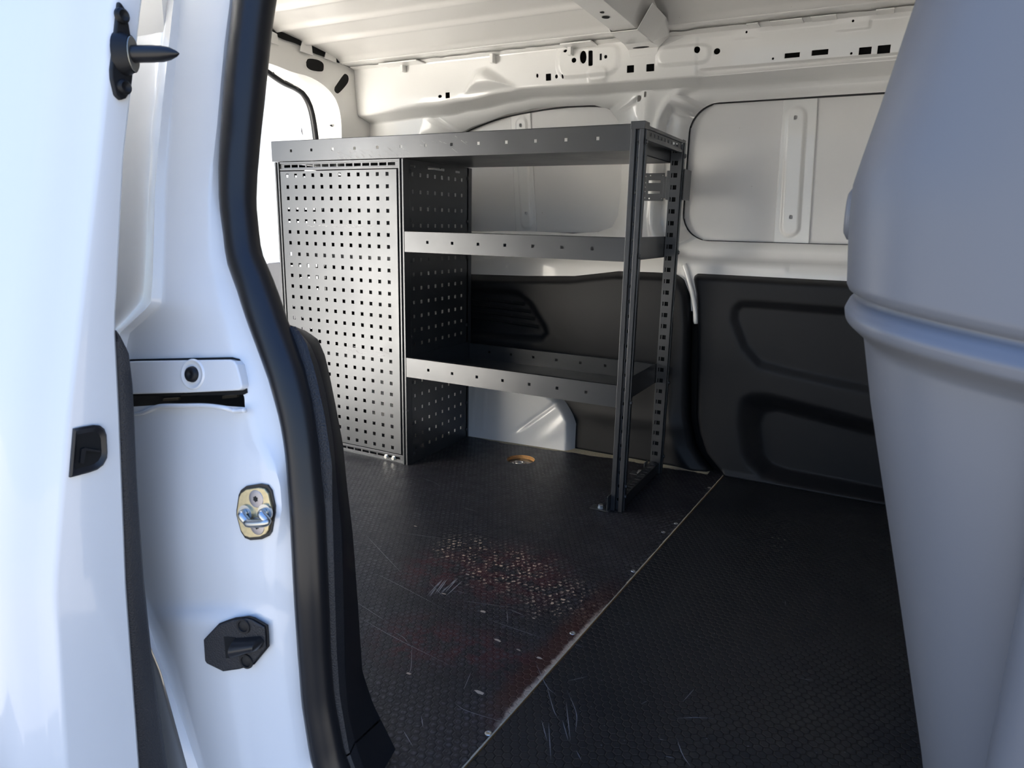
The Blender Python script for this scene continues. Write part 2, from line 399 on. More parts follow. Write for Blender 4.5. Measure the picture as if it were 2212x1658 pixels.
def floor_right():
    mb = MB(); yn, yf = -1.07, 0.50; x1 = 0.95
    c = [(seam_x(yn)+0.0012, yn), (x1, yn), (x1, yf), (seam_x(yf)+0.0012, yf)]
    mb.prism([(x, y, -TH) for x, y in c], (0, 0, TH))
    for sc in [[(1155, 1425), (1180, 1480), (1202, 1500)], [(1180, 1475), (1195, 1530), (1205, 1550)], [(1225, 1490), (1245, 1540), (1243, 1580)], [(1500, 1487), (1475, 1515)], [(1460, 1551), (1500, 1549), (1545, 1551)], [(1462, 1595), (1475, 1630), (1492, 1655)],
               [(1725, 1464), (1757, 1469)], [(1228, 1470), (1270, 1460)], [(1435, 1632), (1457, 1637)], [(1422, 1596), (1434, 1597)], [(1388, 1469), (1396, 1472)], [(1370, 1383), (1379, 1384)], [(1696, 1296), (1697, 1306)], [(1543, 1366), (1543, 1370)],
               [(1223, 1515), (1232, 1600)], [(1215, 1555), (1228, 1600)], [(1170, 1555), (1182, 1600)], [(1185, 1560), (1190, 1640)], [(1240, 1390), (1262, 1398)], [(1350, 1348), (1360, 1348)], [(1245, 1620), (1255, 1640)], [(1385, 1520), (1400, 1512)]]:
        ribbon(mb, sc, 0.00048, 1)
    for x, y in [(1668, 1160), (1682, 1162), (1695, 1165), (1673, 1178), (1688, 1181)]:
        ribbon(mb, [(x-3, y), (x+3, y+0.6)], 0.0014, 2)
    for k in range(34):
        x, y = 1250+random.random()*650, 1120+random.random()*520
        ribbon(mb, [(x, y), (x+2+random.random()*3, y+random.random()*2)], 0.0006, 1)
    return mb.build('floor', [M_FLOORR, M_SCR, M_PALE])
struct(floor_left()); struct(floor_right())
struct(MB().box(-1.5, 1.0, -1.05, 0.62, -0.10, -0.055).build('floor', M_WHITE))      # steel pan under the boards
names = ['nearest the camera on the worn board edge', 'on the board edge beside the rubbed bare timber', 'midway along the board joint', 'by the board joint in front of the shelf foot', 'by the joint just right of the shelf foot', 'by the joint close to the black wall lining']
for (x, y), nm in zip([(1055, 1583), (1237, 1367), (1368, 1233), (1433, 1149), (1460, 1130), (1532, 1053)], names):
    p = W(x, y, 2, 0)
    o = MB().lathe(p+np.array([0, 0, 0.0002]), (0, 0, 1), [(0, 0.0058), (0.0010, 0.0050), (0.0012, 0.0030), (0.0005, 0.0022), (0.0004, 0.0)], 14).build('floor_screw', M_ZINC, smooth=True, auto=0.5)
    tag(o, 'small countersunk steel screw '+nm, 'screw', 'screws along the floor joint')
r = root('lashing_ring', (DR[0], DR[1], -0.022), 'round steel lashing ring sunk in the wooden hole in the floor', 'tie-down')
MB().lathe((DR[0], DR[1], -0.0125), (0, 0, 1), [(-0.030, 0.041), (-0.004, 0.042), (0.001, 0.038), (-0.003, 0.030), (-0.010, 0.012), (-0.011, 0)], 32).build('cup', M_ZINC, r, smooth=True)
MB().tube([(DR[0]+0.018*math.cos(a), DR[1]-0.005+0.018*math.sin(a), -0.010-0.003*math.sin(a)) for a in np.linspace(0, 2*math.pi, 25)], 0.0035, 8).build('ring', M_ZINC, r, smooth=True)

# ------------------------------------------------------------------ far side wall
KX = np.array([-1.30, -1.25, -0.90, -0.79, -0.62, -0.56, -0.29, 0.0, 0.5, 1.0])
ZL = np.array([1.134, 1.134, 1.148, 1.160, 1.178, 1.184, 1.180, 1.179, 1.183, 1.185])
ZT = 1.292
def profile(zl):
    k = [(0.33, ZT+0.004), (0.418, ZT), (0.432, zl), (0.500, zl-0.018), (0.502, 0.50)]; n = [40, 60, 40, 240]; o = []
    for (a, b), m_ in zip(zip(k[:-1], k[1:]), n):
        for t in np.linspace(0, 1, m_, endpoint=False): o.append((a[0]+(b[0]-a[0])*t, a[1]+(b[1]-a[1])*t))
    o.append(k[-1]); o = np.array(o); ker = np.hanning(11); ker /= ker.sum()
    pad = np.vstack([np.repeat(o[:1], 5, 0), o, np.repeat(o[-1:], 5, 0)])
    return np.stack([np.convolve(pad[:, c], ker, 'valid') for c in (0, 1)], 1), np.concatenate([[0], np.cumsum(n)])
PR = [profile(z) for z in ZL]; BRK = PR[0][1]; NP_ = len(PR[0][0])
PRA = np.array([p[0] for p in PR])
def seg_t(x, z):        # height on the cantrail face / the wall below -> sheet coordinate
    zl = np.interp(x, KX, ZL)
    return np.where(z > zl-0.009, 1+np.clip((ZT-z)/(ZT-zl), 0, 1), 3+(zl-0.018-z)/(zl-0.518))
WIN_L = [(-0.90, 1.03), (-0.86, 1.065), (-0.774, 1.095), (-0.663, 1.119), (-0.488, 1.135), (-0.345, 1.133), (-0.29, 1.118), (-0.255, 1.075), (-0.242, 1.02), (-0.238, 0.885), (-0.243, 0.79), (-0.262, 0.752), (-0.31, 0.735), (-0.40, 0.728), (-0.85, 0.725), (-0.93, 0.74), (-0.96, 0.80), (-0.955, 0.95)]
WIN_R = rrect(0.42, 0.918, 0.455, 0.202, 0.085, 8)
ARCH_L = rrect(-0.60, 0.925, 0.41, 0.235, 0.14); ARCH_R = rrect(0.44, 0.915, 0.556, 0.256, 0.13, 8)
def far_wall(x, t):
    fi = np.interp(t, [0, 1, 2, 3, 4], BRK); i0 = np.clip(fi.astype(int), 0, NP_-2); fr = fi-i0
    kx = np.interp(x, KX, np.arange(len(KX))); k0 = np.clip(kx.astype(int), 0, len(KX)-2); kf = kx-k0; kf = kf*kf*(3-2*kf)
    def at(k): return PRA[k, i0]*(1-fr)[:, None]+PRA[k, i0+1]*fr[:, None]
    yz = at(k0)*(1-kf)[:, None]+at(k0+1)*kf[:, None]; y, z = yz[:, 0].copy(), yz[:, 1].copy()
    w1 = sstep(1.02, 1.15, t)*(1-sstep(1.9, 2.05, t)); w3 = sstep(2.95, 3.05, t)
    # cantrail pressings
    d = sdf(x, z, [(-0.79, 1.175), (-0.735, 1.255), (-0.69, 1.262), (-0.60, 1.205), (-0.575, 1.185)])
    cone = sstep(0.0, -0.035, d); y -= w1*0.026*cone
    y -= w1*0.012*np.exp(-((x+0.95)/0.14)**2)*sstep(1.26, 1.17, z)
    d = sdf(x, z, rrect(-0.335, 1.247, 0.10, 0.042, 0.035)); y -= w1*0.007*sstep(0.008, -0.006, d)
    d = sdf(x, z, rrect(-0.30, 1.205, 0.03, 0.018, 0.015)); y -= w1*0.006*sstep(0.008, -0.006, d)
    d = sdf(x, z, rrect(-0.04, 1.237, 0.075, 0.022, 0.02)); y -= w1*0.007*sstep(0.008, -0.006, d)
    d = sdf(x, z, rrect(0.128, 1.285, 0.035, 0.02, 0.006)); y -= w1*0.003*sstep(0.004, -0.004, d)
    d = sdf(x, z, rrect(0.397, 1.285, 0.04, 0.025, 0.006)); y -= w1*0.003*sstep(0.004, -0.004, d)
    y += (w1+sstep(1.9, 2.05, t)*(1-sstep(2.9, 3.0, t)))*0.004*sstep(-0.004, 0.004, x)
    y += w1*0.012*sstep(0.0, 0.03, x)*sstep(1.200, 1.193, z)       # ledge below the right half
    # wall recesses
    y += w3*(0.014*sstep(0.016, -0.016, sdf(x, z, ARCH_L))+0.026*sstep(0.005, -0.012, sdf(x, z, ARCH_R)))
    y -= w3*0.008*np.exp(-((x+0.165)/0.02)**2)*sstep(0.70, 0.85, z)
    y -= w3*0.006*np.exp(-((sdf(x, z, ARCH_R)-0.014)/0.009)**2)*(x < 0.3)
    d = sdf(x, z, rrect(-0.945, 1.075, 0.025, 0.05, 0.02)); y += w3*0.01*sstep(0.006, -0.006, d)
    y -= w3*0.03*sstep(0.71, 0.62, z)                              # sill running down to the lining
    return np.stack([x, y, z], 1)
def hol(cx, cz, hx, hz, rnd=None):
    pl = ell(cx, cz, hx, hz, 20) if rnd is None else rrect(cx, cz, hx, hz, rnd, 4)
    return [(px_, float(seg_t(px_, pz_))) for px_, pz_ in pl]
holes = [hol(-0.875, 1.178, 0.007, 0.005), hol(-0.845, 1.179, 0.008, 0.009, 0.001), hol(-0.507, 1.217, 0.004, 0.006), hol(-0.468, 1.210, 0.009, 0.010, 0.001), hol(-0.440, 1.210, 0.005, 0.006), hol(-0.418, 1.208, 0.004, 0.006), hol(-0.406, 1.279, 0.006, 0.005),
         hol(-0.377, 1.250, 0.008, 0.007), hol(-0.346, 1.256, 0.011, 0.018), hol(-0.322, 1.251, 0.007, 0.021, 0.003), hol(-0.289, 1.252, 0.0035, 0.009, 0.0005), hol(-0.273, 1.251, 0.005, 0.005),
         hol(-0.197, 1.213, 0.011, 0.010, 0.0008), hol(-0.136, 1.212, 0.012, 0.010, 0.0008), hol(0.001, 1.247, 0.008, 0.009), hol(0.055, 1.240, 0.009, 0.008),
         hol(0.256, 1.213, 0.019, 0.006, 0.0006), hol(0.325, 1.214, 0.020, 0.0065, 0.0006), hol(0.433, 1.208, 0.0145, 0.009, 0.0006), hol(0.476, 1.208, 0.0145, 0.010, 0.0006),
         hol(0.133, 1.280, 0.003, 0.003), hol(0.397, 1.280, 0.003, 0.003), hol(0.207, 1.209, 0.003, 0.003), hol(0.401, 1.205, 0.003, 0.003),
         hol(-0.189, 1.141, 0.008, 0.009), hol(-0.169, 1.152, 0.0035, 0.009, 0.003),
         [(a, float(3+(np.interp(a, KX, ZL)-0.018-b)/(np.interp(a, KX, ZL)-0.518))) for a, b in WIN_L], [(a, float(3+(np.interp(a, KX, ZL)-0.018-b)/(np.interp(a, KX, ZL)-0.518))) for a, b in WIN_R]]
tv = np.concatenate([np.linspace(0, 1, 8), np.linspace(1, 2, 26)[1:], np.linspace(2, 3, 16)[1:], np.linspace(3, 4, 100)[1:]])
v, f = stamp(np.arange(-1.252, 0.96, 0.0075), tv, far_wall, holes, K=3)
mb = MB().add(v, f)
far = struct(mb.build('wall_back', M_WHITE, smooth=True, auto=0.7, solid=-0.0015))
# outer skin with its stiffening straps behind the openings
mb = MB(); mb.box(-1.30, 1.0, 0.545, 0.553, 0.0, 1.33)
struct(mb.build('wall_back', M_SKIN))
mb = MB(); mb.box(-1.25, -0.81, 0.462, 0.466, 1.156, 1.33); mb.box(-0.81, 0.95, 0.462, 0.466, 1.190, 1.33); struct(mb.build('wall_back', M_VOID))  # black sheets painting the shade behind the cantrail holes
def strap(x0t, x1t, x0b, x1b, zt, zb, rib):
    def P(u, v_):
        z = zt+(zb-zt)*v_; a = x0t+(x0b-x0t)*v_; b = x1t+(x1b-x1t)*v_; x = a+(b-a)*u; y = np.full_like(x, 0.541)
        if rib:
            c0, c1, rr = np.array(rib[0]), np.array(rib[1]), rib[2]; pa = np.stack([x, z], 1)-c0; ba = c1-c0
            h = np.clip((pa@ba)/(ba@ba), 0, 1); d = np.linalg.norm(pa-h[:, None]*ba, axis=1)-rr
            y = y-0.007*sstep(0.005, -0.004, d)
        return np.stack([x, y, z], 1)
    hl = []
    if rib:
        for c in (np.array(rib[0])-[0, 0.004], np.array(rib[1])+[0, 0.03]):
            vv = (c[1]-zt)/(zb-zt); a = x0t+(x0b-x0t)*vv; b = x1t+(x1b-x1t)*vv; hl.append(ell((c[0]-a)/(b-a), vv, 0.005/(b-a), 0.006/abs(zb-zt), 14))
    v, f = stamp(np.linspace(0, 1, 26), np.linspace(0, 1, 90), P, hl, K=3)
    return MB().add(v, f).build('wall_back', M_WHITE, smooth=True, auto=0.8, solid=-0.003)
struct(strap(0.229, 0.321, 0.240, 0.342, 1.135, 0.70, [(0.268, 1.072), (0.284, 0.762), 0.024]))
struct(strap(-0.665, -0.588, -0.632, -0.549, 1.140, 0.70, [(-0.620, 1.09), (-0.590, 0.762), 0.020]))
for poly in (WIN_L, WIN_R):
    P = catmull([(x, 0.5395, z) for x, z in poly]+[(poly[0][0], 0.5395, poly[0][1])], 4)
    struct(MB().tube(P, 0.0026, 6).build('wall_back', M_RUB, smooth=True))  # black bead drawing the thin shadow gap round each window panel
# ragged weld flange, clips and dirt along the roof edge
mb = MB()
fx = np.arange(-1.24, 0.95, 0.02)
lo = [(x, 0.375+0.012*rng.random()*(rng.random() > 0.5), ZT-0.002) for x in fx]; hi = [(x, 0.425, ZT-0.004) for x in fx]
mb.grid([lo, hi])
for x in (-1.02, -0.385, -0.66): mb.box(x-0.006, x+0.006, 0.395, 0.418, 1.262, 1.290)
mb.box(-0.40, -0.30, 0.36, 0.415, ZT-0.008, ZT-0.004); mb.box(-1.09, -0.93, 0.36, 0.415, ZT-0.008, ZT-0.004)
for x0, x1 in ((0.2, 0.28), (0.30, 0.36), (0.14, 0.17), (0.45, 0.49)): mb.box(x0, x1, 0.37, 0.415, ZT-0.006, ZT-0.003)
struct(mb.build('trim_1', M_WHITE, bevel=0.001))

# ------------------------------------------------------------------ roof
RIBS = [0.33, 0.165, 0.038, -0.10, -0.26, -0.42, -0.58, -0.74, -0.90]
def roof(u, v_):
    x = u; y = v_; z = 1.296+0.058*(1-((y+0.3)/0.72)**2)+0*x
    for rb in RIBS:
        d = y-rb; z = z-0.009*np.exp(-(d/0.013)**2)
    return np.stack([x, y, z], 1)
v, f = stamp(np.linspace(-1.235, 0.98, 12), np.arange(-1.04, 0.42, 0.006), roof)
struct(MB().add(v, f).build('ceiling', M_ROOF, smooth=True, solid=0.004))
struct(MB().box(-1.45, 1.0, -0.97, 0.56, 1.368, 1.385).build('ceiling', M_DOOR))      # outer roof skin
mb = MB(); mb.box(-0.30, 1.0, -1.03, -0.93, 1.20, 1.35); struct(mb.build('wall_front', M_WHITE, bevel=0.02))    # rail over the side door
# roof bow (cross member) with its end bracket on the wall
mb = MB()
def bow_sec(y, z, wl, wr, h, x0): return [(x0-wl-0.025, y, z+h), (x0-wl, y, z), (x0+wr, y, z), (x0+wr+0.036, y, z+h)]
secs = [bow_sec(y, z, 0.032, 0.031, 0.085, xc) for y, z, xc in [(-1.0, 1.256, -0.10), (-0.6, 1.254, -0.106), (-0.2, 1.252, -0.112), (0.1, 1.250, -0.117), (0.25, 1.252, -0.127), (0.33, 1.256, -0.138)]]
mb.grid(secs); b1 = struct(mb.build('beam', M_WHITE, solid=0.002, bevel=0.004))
mb = MB()
s2 = [bow_sec(y, z, wl, wr, h, xc) for y, z, wl, wr, h, xc in [(0.14, 1.245, 0.036, 0.035, 0.058, -0.118), (0.28, 1.248, 0.038, 0.040, 0.055, -0.128), (0.420, 1.266, 0.045, 0.047, 0.03, -0.158)]]
mb.grid(s2)
a = s2[-1]; mb.add([a[1], a[2], (a[2][0]-0.006, 0.424, 1.246), (a[1][0]+0.004, 0.424, 1.246)], [(0, 1, 2, 3)])
mb.add([a[2], a[3], (a[3][0]+0.035, 0.420, 1.285), (a[2][0]+0.022, 0.424, 1.268)], [(0, 1, 2, 3)])
b2 = struct(mb.build('beam', M_WHITE, solid=0.002, bevel=0.003))
mb = MB()
for x, y, rx, ry in [(-0.150, 0.375, 0.025, 0.010), (-0.122, 0.02, 0.009, 0.012), (-0.116, -0.02, 0.005, 0.008)]:
    zz = np.interp(y, [-0.2, 0.1, 0.28, 0.42], [1.252, 1.250, 1.248, 1.266])-0.0065
    mb.add([(x+rx*math.cos(t), y+ry*math.sin(t), zz) for t in np.linspace(0, 6.283, 20)[:-1]], [tuple(range(19))])
o = mb.build('beam', M_VOID); struct(o); o.location.z = 0.0035

# ------------------------------------------------------------------ rear frame and rear opening
REDGE = [(565, 132), (630, 155), (666, 165), (695, 181), (716, 201), (729, 224), (736, 255), (738, 297)]
e3 = [W(x, y, 0, -1.25) for x, y in REDGE]
ey = np.array([p[1] for p in e3]); ez = np.array([p[2] for p in e3])
edge = [(-0.98, 0.02), (-0.98, 0.9), (-0.95, 1.10), (-0.85, 1.19), (-0.70, 1.222), (-0.3, 1.226)]+list(zip(ey, ez))+[(0.336, 0.9), (0.350, 0.5), (0.352, 0.02)]
outer = []
for (y, z) in edge:
    outer.append((np.clip((y-(-0.31))*4, -1.06, 0.60), 1.335 if z > 1.0 else z))
EC = catmull([(y, z) for y, z in edge], 5)
def oproj(p):
    c = np.array([-0.31, 0.5]); d = p-c; t = 1e9
    for ax, lim in ((0, 0.60 if d[0] > 0 else -1.05), (1, 1.34 if d[1] > 0 else -0.05)):
        if abs(d[ax]) > 1e-9: t = min(t, (lim-c[ax])/d[ax])
    return c+d*max(1.02, t)
mb = MB()
ringv = np.linspace(0, 1, 9)
A = [[(-1.25, p[0]+(oproj(p)[0]-p[0])*t, p[1]+(oproj(p)[1]-p[1])*t) for t in ringv] for p in EC]
mb.grid(A)
# corner fill towards the roof
SEALP = [(-0.955, 0.02), (-0.955, 0.9), (-0.925, 1.12), (-0.84, 1.24), (-0.70, 1.285), (-0.3, 1.305), (-0.06, 1.279), (0.059, 1.244), (0.151, 1.213), (0.214, 1.202), (0.257, 1.184), (0.288, 1.135), (0.305, 1.042), (0.314, 0.93), (0.330, 0.5), (0.332, 0.02)]
SP = catmull(SEALP, 5)
def resamp(P, n):
    d = np.concatenate([[0], np.cumsum(np.linalg.norm(np.diff(P, axis=0), axis=1))]); t = np.linspace(0, d[-1], n)
    return np.stack([np.interp(t, d, P[:, k]) for k in (0, 1)], 1)
E1, E2 = resamp(EC, 120), resamp(SP, 120)
mb.grid([[(-1.25, *a_), (-1.256, *(a_*0.97+b_*0.03+np.array([0, -0.003]))), (-1.29, *(a_*0.5+b_*0.5+np.array([0, -0.004]))), (-1.325, *b_), (-1.40, *b_)] for a_, b_ in zip(E1, E2)])
struct(mb.build('wall_left', M_WHITE, smooth=True, auto=0.6))
mb = MB()
for sl_ in ([(610, 630), (640, 590), (740, 600), (812, 640), (822, 700), (800, 742), (680, 730), (620, 690)], [(952, 930), (1050, 790), (1085, 772), (1117, 805), (1108, 880), (1015, 990), (975, 1002), (948, 970)]):
    pts = [tuple(W(550+x/5.525, 20+y/5.525, 0, -1.25)[1:]) for x, y in sl_]
    P = catmull(pts+[pts[0]], 4)[:-1]
    mb.add([(-1.2492, y, z) for y, z in P], [tuple(range(len(P)))])
    cen = P.mean(0); mb.grid([[(-1.2485, *(cen+(q-cen)*k)) for k in (1.0, 1.14)] for q in P], 1, closeu=True)
for y, z, hy, hz in ((0.125, 1.186, 0.018, 0.004), (0.165, 1.176, 0.004, 0.003), (0.060, 1.204, 0.003, 0.003), (0.322, 1.075, 0.003, 0.004)):
    p = np.array([y, z])
    mb.add([(-1.275, y-hy, z+0.012+hz), (-1.275, y+hy, z+0.008+hz*0.2), (-1.285, y+hy, z+0.010), (-1.285, y-hy, z+0.014)], [(0, 1, 2, 3)])
struct(mb.build('wall_left', [M_VOID, M_WHITE]))
o = MB().tube([(-1.338, *p) for p in SP], 0.0125, 12).build('rubber_seal', M_RUB, smooth=True)
tag(o, 'thin black rubber seal round the rear door opening behind the locker', 'seal')
mb = MB(); L0, L1 = [], []
for i, y in enumerate(np.linspace(-0.9, 0.40, 80)):
    zr = 1.296+0.058*(1-((y+0.3)/0.72)**2); hgt = 0.010+0.012*float(sstep(0.38, 0.25, y))*(0.6+0.4*math.sin(y*23)**2)
    L0.append((-1.243, y, zr+0.004)); L1.append((-1.243, y, zr-hgt))
mb.grid([L0, L1])
struct(mb.build('trim_3', M_VOID, solid=0.002))
mb = MB()
for y in (0.17, 0.285, 0.02): mb.prism([(-1.241, y-0.03, 1.296), (-1.241, y+0.03, 1.293), (-1.236, y+0.02, 1.324), (-1.236, y-0.02, 1.330)], (0.004, 0, 0))
struct(mb.build('trim_3', M_WHITE, bevel=0.001))
# open rear door
RX0, RX1 = -1.93, -1.42
rd = root('rear_door', (-1.5, 0.53, -0.1), 'open white rear door seen through the rear opening above the locker', 'door')
def rdoor(u, v_):
    x, z = u, v_; y = np.full_like(x, 0.500)
    y += 0.03*sstep(0.02, -0.02, sdf(x, z, [(-1.93, 0.60), (-1.60, 0.60), (-1.575, 0.72), (-1.60, 1.0), (-1.66, 1.12), (-1.78, 1.18), (-1.93, 1.20)]))
    y += 0.012*sstep(0.012, -0.012, sdf(x, z, [(-1.93, 1.20), (-1.80, 1.20), (-1.66, 1.165), (-1.58, 1.08), (-1.59, 1.15), (-1.68, 1.24), (-1.80, 1.265), (-1.93, 1.27)]))
    y += 0.02*sstep(0.03, 0.0, (RX1-x))+0.02*sstep(0.05, 0.0, 1.36-0.12*sstep(-1.7, -1.42, x)-z)
    return np.stack([x, y, z], 1)
v, f = stamp(np.arange(RX0, RX1+0.001, 0.008), np.arange(-0.1, 1.36, 0.010), rdoor)
MB().add(v, f).build('inner_panel', M_DOOR, rd, smooth=True)
MB().box(RX0, RX1, 0.535, 0.56, -0.15, 1.36).build('outer_skin', M_DOOR, rd, bevel=0.01)
pl = [W(x, y, 1, 0.498) for x, y in [(650, 283), (652, 271), (658, 266), (665, 270), (676, 305), (690, 350), (676, 350), (664, 320)]]
MB().prism(pl, (0, 0.006, 0)).build('grip_slot', simple('grey_trim_plastic', (0.07, 0.066, 0.066), 0.5), rd, bevel=0.001)
mb = MB(); pl = [W(x, y, 1, 0.494) for x, y in [(560, 575), (580, 568), (600, 566), (640, 580), (660, 640), (660, 760), (560, 760)]]
mb.prism(pl, (0, 0.012, 0)); o = mb.build('lower_lining', simple('light_grey_lining', (0.12, 0.12, 0.125), 0.55), rd, bevel=0.003)
p = W(572, 581, 1, 0.493); MB().lathe(p, (0, -1, 0), [(0, 0.008), (0.003, 0.007), (0.005, 0.003), (0.005, 0)], 14).build('clip', M_PLAST, o, smooth=True)

struct(MB().box(-1.98, -1.34, -1.085, -1.045, -0.15, 1.30).build('unseen_bounce_door', M_DOOR, bevel=0.015))      # unseen second rear door, added to bounce sunlight onto the locker
# ------------------------------------------------------------------ inside of the near side and the front closure
struct(MB().box(-1.25, -0.34, -1.03, -1.0, -0.06, 1.33).build('wall_front', M_WHITE))
struct(MB().box(0.80, 0.84, -0.95, 0.55, -0.05, 1.34).build('wall_right', M_WHITE))

# ------------------------------------------------------------------ black linings along the far wall
TL = np.array([(-1.3, 0.572), (-0.78, 0.577), (-0.55, 0.583), (-0.37, 0.592), (-0.29, 0.604), (-0.215, 0.616), (-0.1, 0.618), (0.05, 0.618)])
XR = np.array([(0.0, 0.140), (0.03, 0.108), (0.07, 0.078), (0.17, 0.052), (0.32, 0.040), (0.46, 0.033), (0.55, 0.020), (0.60, -0.004), (0.63, -0.03)])
VENT = [(-1.0, 0.52), (-0.762, 0.523), (-0.600, 0.530), (-0.555, 0.520), (-0.515, 0.490), (-0.460, 0.415), (-0.449, 0.390), (-0.475, 0.366), (-0.55, 0.362), (-1.0, 0.35)]
def lin_left(u, v_):
    z = v_*0.618; xr = np.interp(z, XR[:, 0], XR[:, 1]); x = -1.24+(xr+1.24)*u
    zt = np.interp(x, TL[:, 0], TL[:, 1]); z = v_*zt
    y = np.full_like(x, 0.442)
    y += 0.035*sstep(0.030, 0.0, zt-z)**1.5+0.03*sstep(0.020, 0.0, xr-x)**1.5
    y -= 0.012*np.exp(-((x-xr+0.06)/0.03)**2)*sstep(0.5, 0.1, z)
    y -= 0.006*np.exp(-((z-0.14)/0.03)**2)*sstep(-0.4, -0.2, x)
    d = sdf(x, z, VENT); y += 0.020*sstep(0.012, -0.018, d)
    return np.stack([x, y, z], 1)
lp = root('lining_panel', (-0.5, 0.44, 0), 'black plastic side lining with a louvred vent behind the shelves', 'panel')
def vent_slots():
    H = []
    for k, (za, zb, x1) in enumerate([(0.498, 0.491, -0.548), (0.476, 0.466, -0.522), (0.452, 0.443, -0.507), (0.430, 0.416, -0.492)]):
        H.append((za, zb, x1))
    return H
v, f = stamp(np.linspace(0, 1, 170), np.concatenate([np.linspace(0, 0.93, 80), np.linspace(0.94, 1, 10)]), lin_left)
MB().add(v, f).build('panel', M_PLAST, lp, smooth=True, solid=-0.003)
mb = MB()
for za, zb, x1 in vent_slots():
    cuts = [(-0.76, -0.692), (-0.685, -0.602), (-0.594, x1)]
    for a, b in cuts:
        z0 = za+(zb-za)*(a+0.758)/(x1+0.758); z1 = za+(zb-za)*(b+0.758)/(x1+0.758)
        mb.add([(a, 0.4545, z0), (b, 0.4545, z1), (b+0.002, 0.4545, z1-0.011), (a, 0.4545, z0-0.011), (a, 0.462, z0-0.002), (b, 0.462, z1-0.002)], [(0, 1, 2, 3)], 1)
        mb.add([(a, 0.452, z0-0.009), (b, 0.452, z1-0.009), (b, 0.4565, z1-0.012), (a, 0.4565, z0-0.012)], [(0, 1, 2, 3)], 0)
        mb.box(a, b, 0.4495, 0.456, min(z0, z1)-0.0125, min(z0, z1)-0.0105, 0) if False else None
        mb.add([(a, 0.4500, z0-0.0110), (b, 0.4500, z1-0.0110), (b, 0.4500, z1-0.0125), (a, 0.4500, z0-0.0125), (a, 0.460, z0-0.0110), (b, 0.460, z1-0.0110)], [(0, 1, 2, 3), (0, 4, 5, 1)], 0)
for za, zb, x1 in vent_slots():
    mb.tube([(-0.76, 0.4515, za-0.0115), (x1, 0.4515, zb-0.0115)], 0.0018, 8, 0)
mb.build('vent_louvre', [M_RUB, M_VOID], lp)
TRL = np.array([(0.0, 0.176), (0.06, 0.118), (0.12, 0.090), (0.175, 0.077), (0.30, 0.070), (0.467, 0.058), (0.56, 0.046), (0.621, 0.030)])
P1 = [W(x, y, 1, 0.445)[[0, 2]] for x, y in [(1600, 651), (1640, 652), (1828, 667), (1960, 676), (1960, 866), (1872, 846), (1700, 808), (1639, 792), (1604, 753), (1580, 690), (1583, 665)]]
P2 = [W(x, y, 1, 0.445)[[0, 2]] for x, y in [(1589, 870), (1597, 852), (1620, 841), (1652, 841), (1883, 901), (1990, 928), (1990, 1106), (1914, 1090), (1700, 1047), (1645, 1033), (1613, 1010), (1596, 980), (1587, 918)]]
P3 = [W(x, y, 1, 0.50)[[0, 2]] for x, y in [(1653, 915), (1660, 900), (1680, 894), (1890, 949), (1990, 976), (1990, 1070), (1907, 1049), (1700, 1008), (1672, 997), (1657, 975)]]
def lin_right(u, v_):
    z = 0.621*v_; xl = np.interp(z, TRL[:, 0], TRL[:, 1]); x = xl+(0.93-xl)*u
    y = np.full_like(x, 0.440)
    y += 0.04*sstep(0.022, 0.0, 0.621-z)**1.5+0.02*sstep(0.012, 0.0, x-xl)**1.5
    y += 0.014*sstep(0.010, -0.022, sdf(x, z, P1))
    d2, d3 = sdf(x, z, P2), sdf(x, z, P3)
    q = np.clip(-d2/(np.maximum(-d2, 0)+np.maximum(d3, 0)+1e-6), 0, 1)
    y += 0.062*sstep(0.02, 0.9, q)*(d2 < 0)
    y -= 0.008*sstep(0.02, 0.0, z)
    return np.stack([x, y, z], 1)
rp = root('lining_panel', (0.5, 0.44, 0), 'black plastic side lining with two long recessed pockets, right of the shelves', 'panel')
v, f = stamp(np.linspace(0, 1, 180), np.linspace(0, 1, 130), lin_right)
MB().add(v, f).build('panel', M_PLAST, rp, smooth=True, solid=-0.003)
# white pillar edge showing between the linings, and a black sheet painting the dark gap below
mb = MB().tube(catmull([W(x, y, 1, 0.47) for x, y in [(1478, 570), (1487, 600), (1497, 640), (1502, 670), (1503, 699)]], 6), [0.0085]*24+[0.006], 10)
struct(mb.build('trim_2', M_WHITE, smooth=True))
struct(MB().box(-1.24, 0.95, 0.515, 0.53, -0.05, 0.60).build('wall_back', M_VOID))
# wheel arch
def arch(u, v_):
    x = -1.20+(0.885)*u; a = (x+0.75)/0.437; zt = 0.29*np.clip(1-np.abs(a)**2.5, 0, 1)**0.4
    z = v_*zt; e_ = np.minimum(zt-z, (1-np.abs(a))*0.437*1.2); e_ = np.where(zt <= 0, 0, e_)
    y = 0.363+0.085*(x+0.72)+0.075*(1-sstep(0, 0.05, e_))**1.5
    for xc, sl in ((-0.70, 0.1), (-0.655, 0.05)): y = y-0.002*np.exp(-(((x-xc)-sl*(z-0.1))/0.005)**2)*(z > 0.03)
    l = (x+0.44)-(z-0.12)*1.2; y = y+0.008*np.exp(-(l/0.010)**2)*sstep(0.02, 0.10, z)
    l = (x+0.40)-(z-0.05)*0.9; y = y-0.006*np.exp(-(l/0.03)**2)*sstep(0.0, 0.06, z)
    return np.stack([x, y, z], 1)
v, f = stamp(1-(np.linspace(0, 1, 140)[::-1])**1.6, np.linspace(0, 1, 50), arch)
struct(MB().add(v, f).build('wheel_arch', paint('chipped_white_paint', (0.80, 0.80, 0.80), 0.3), smooth=True))

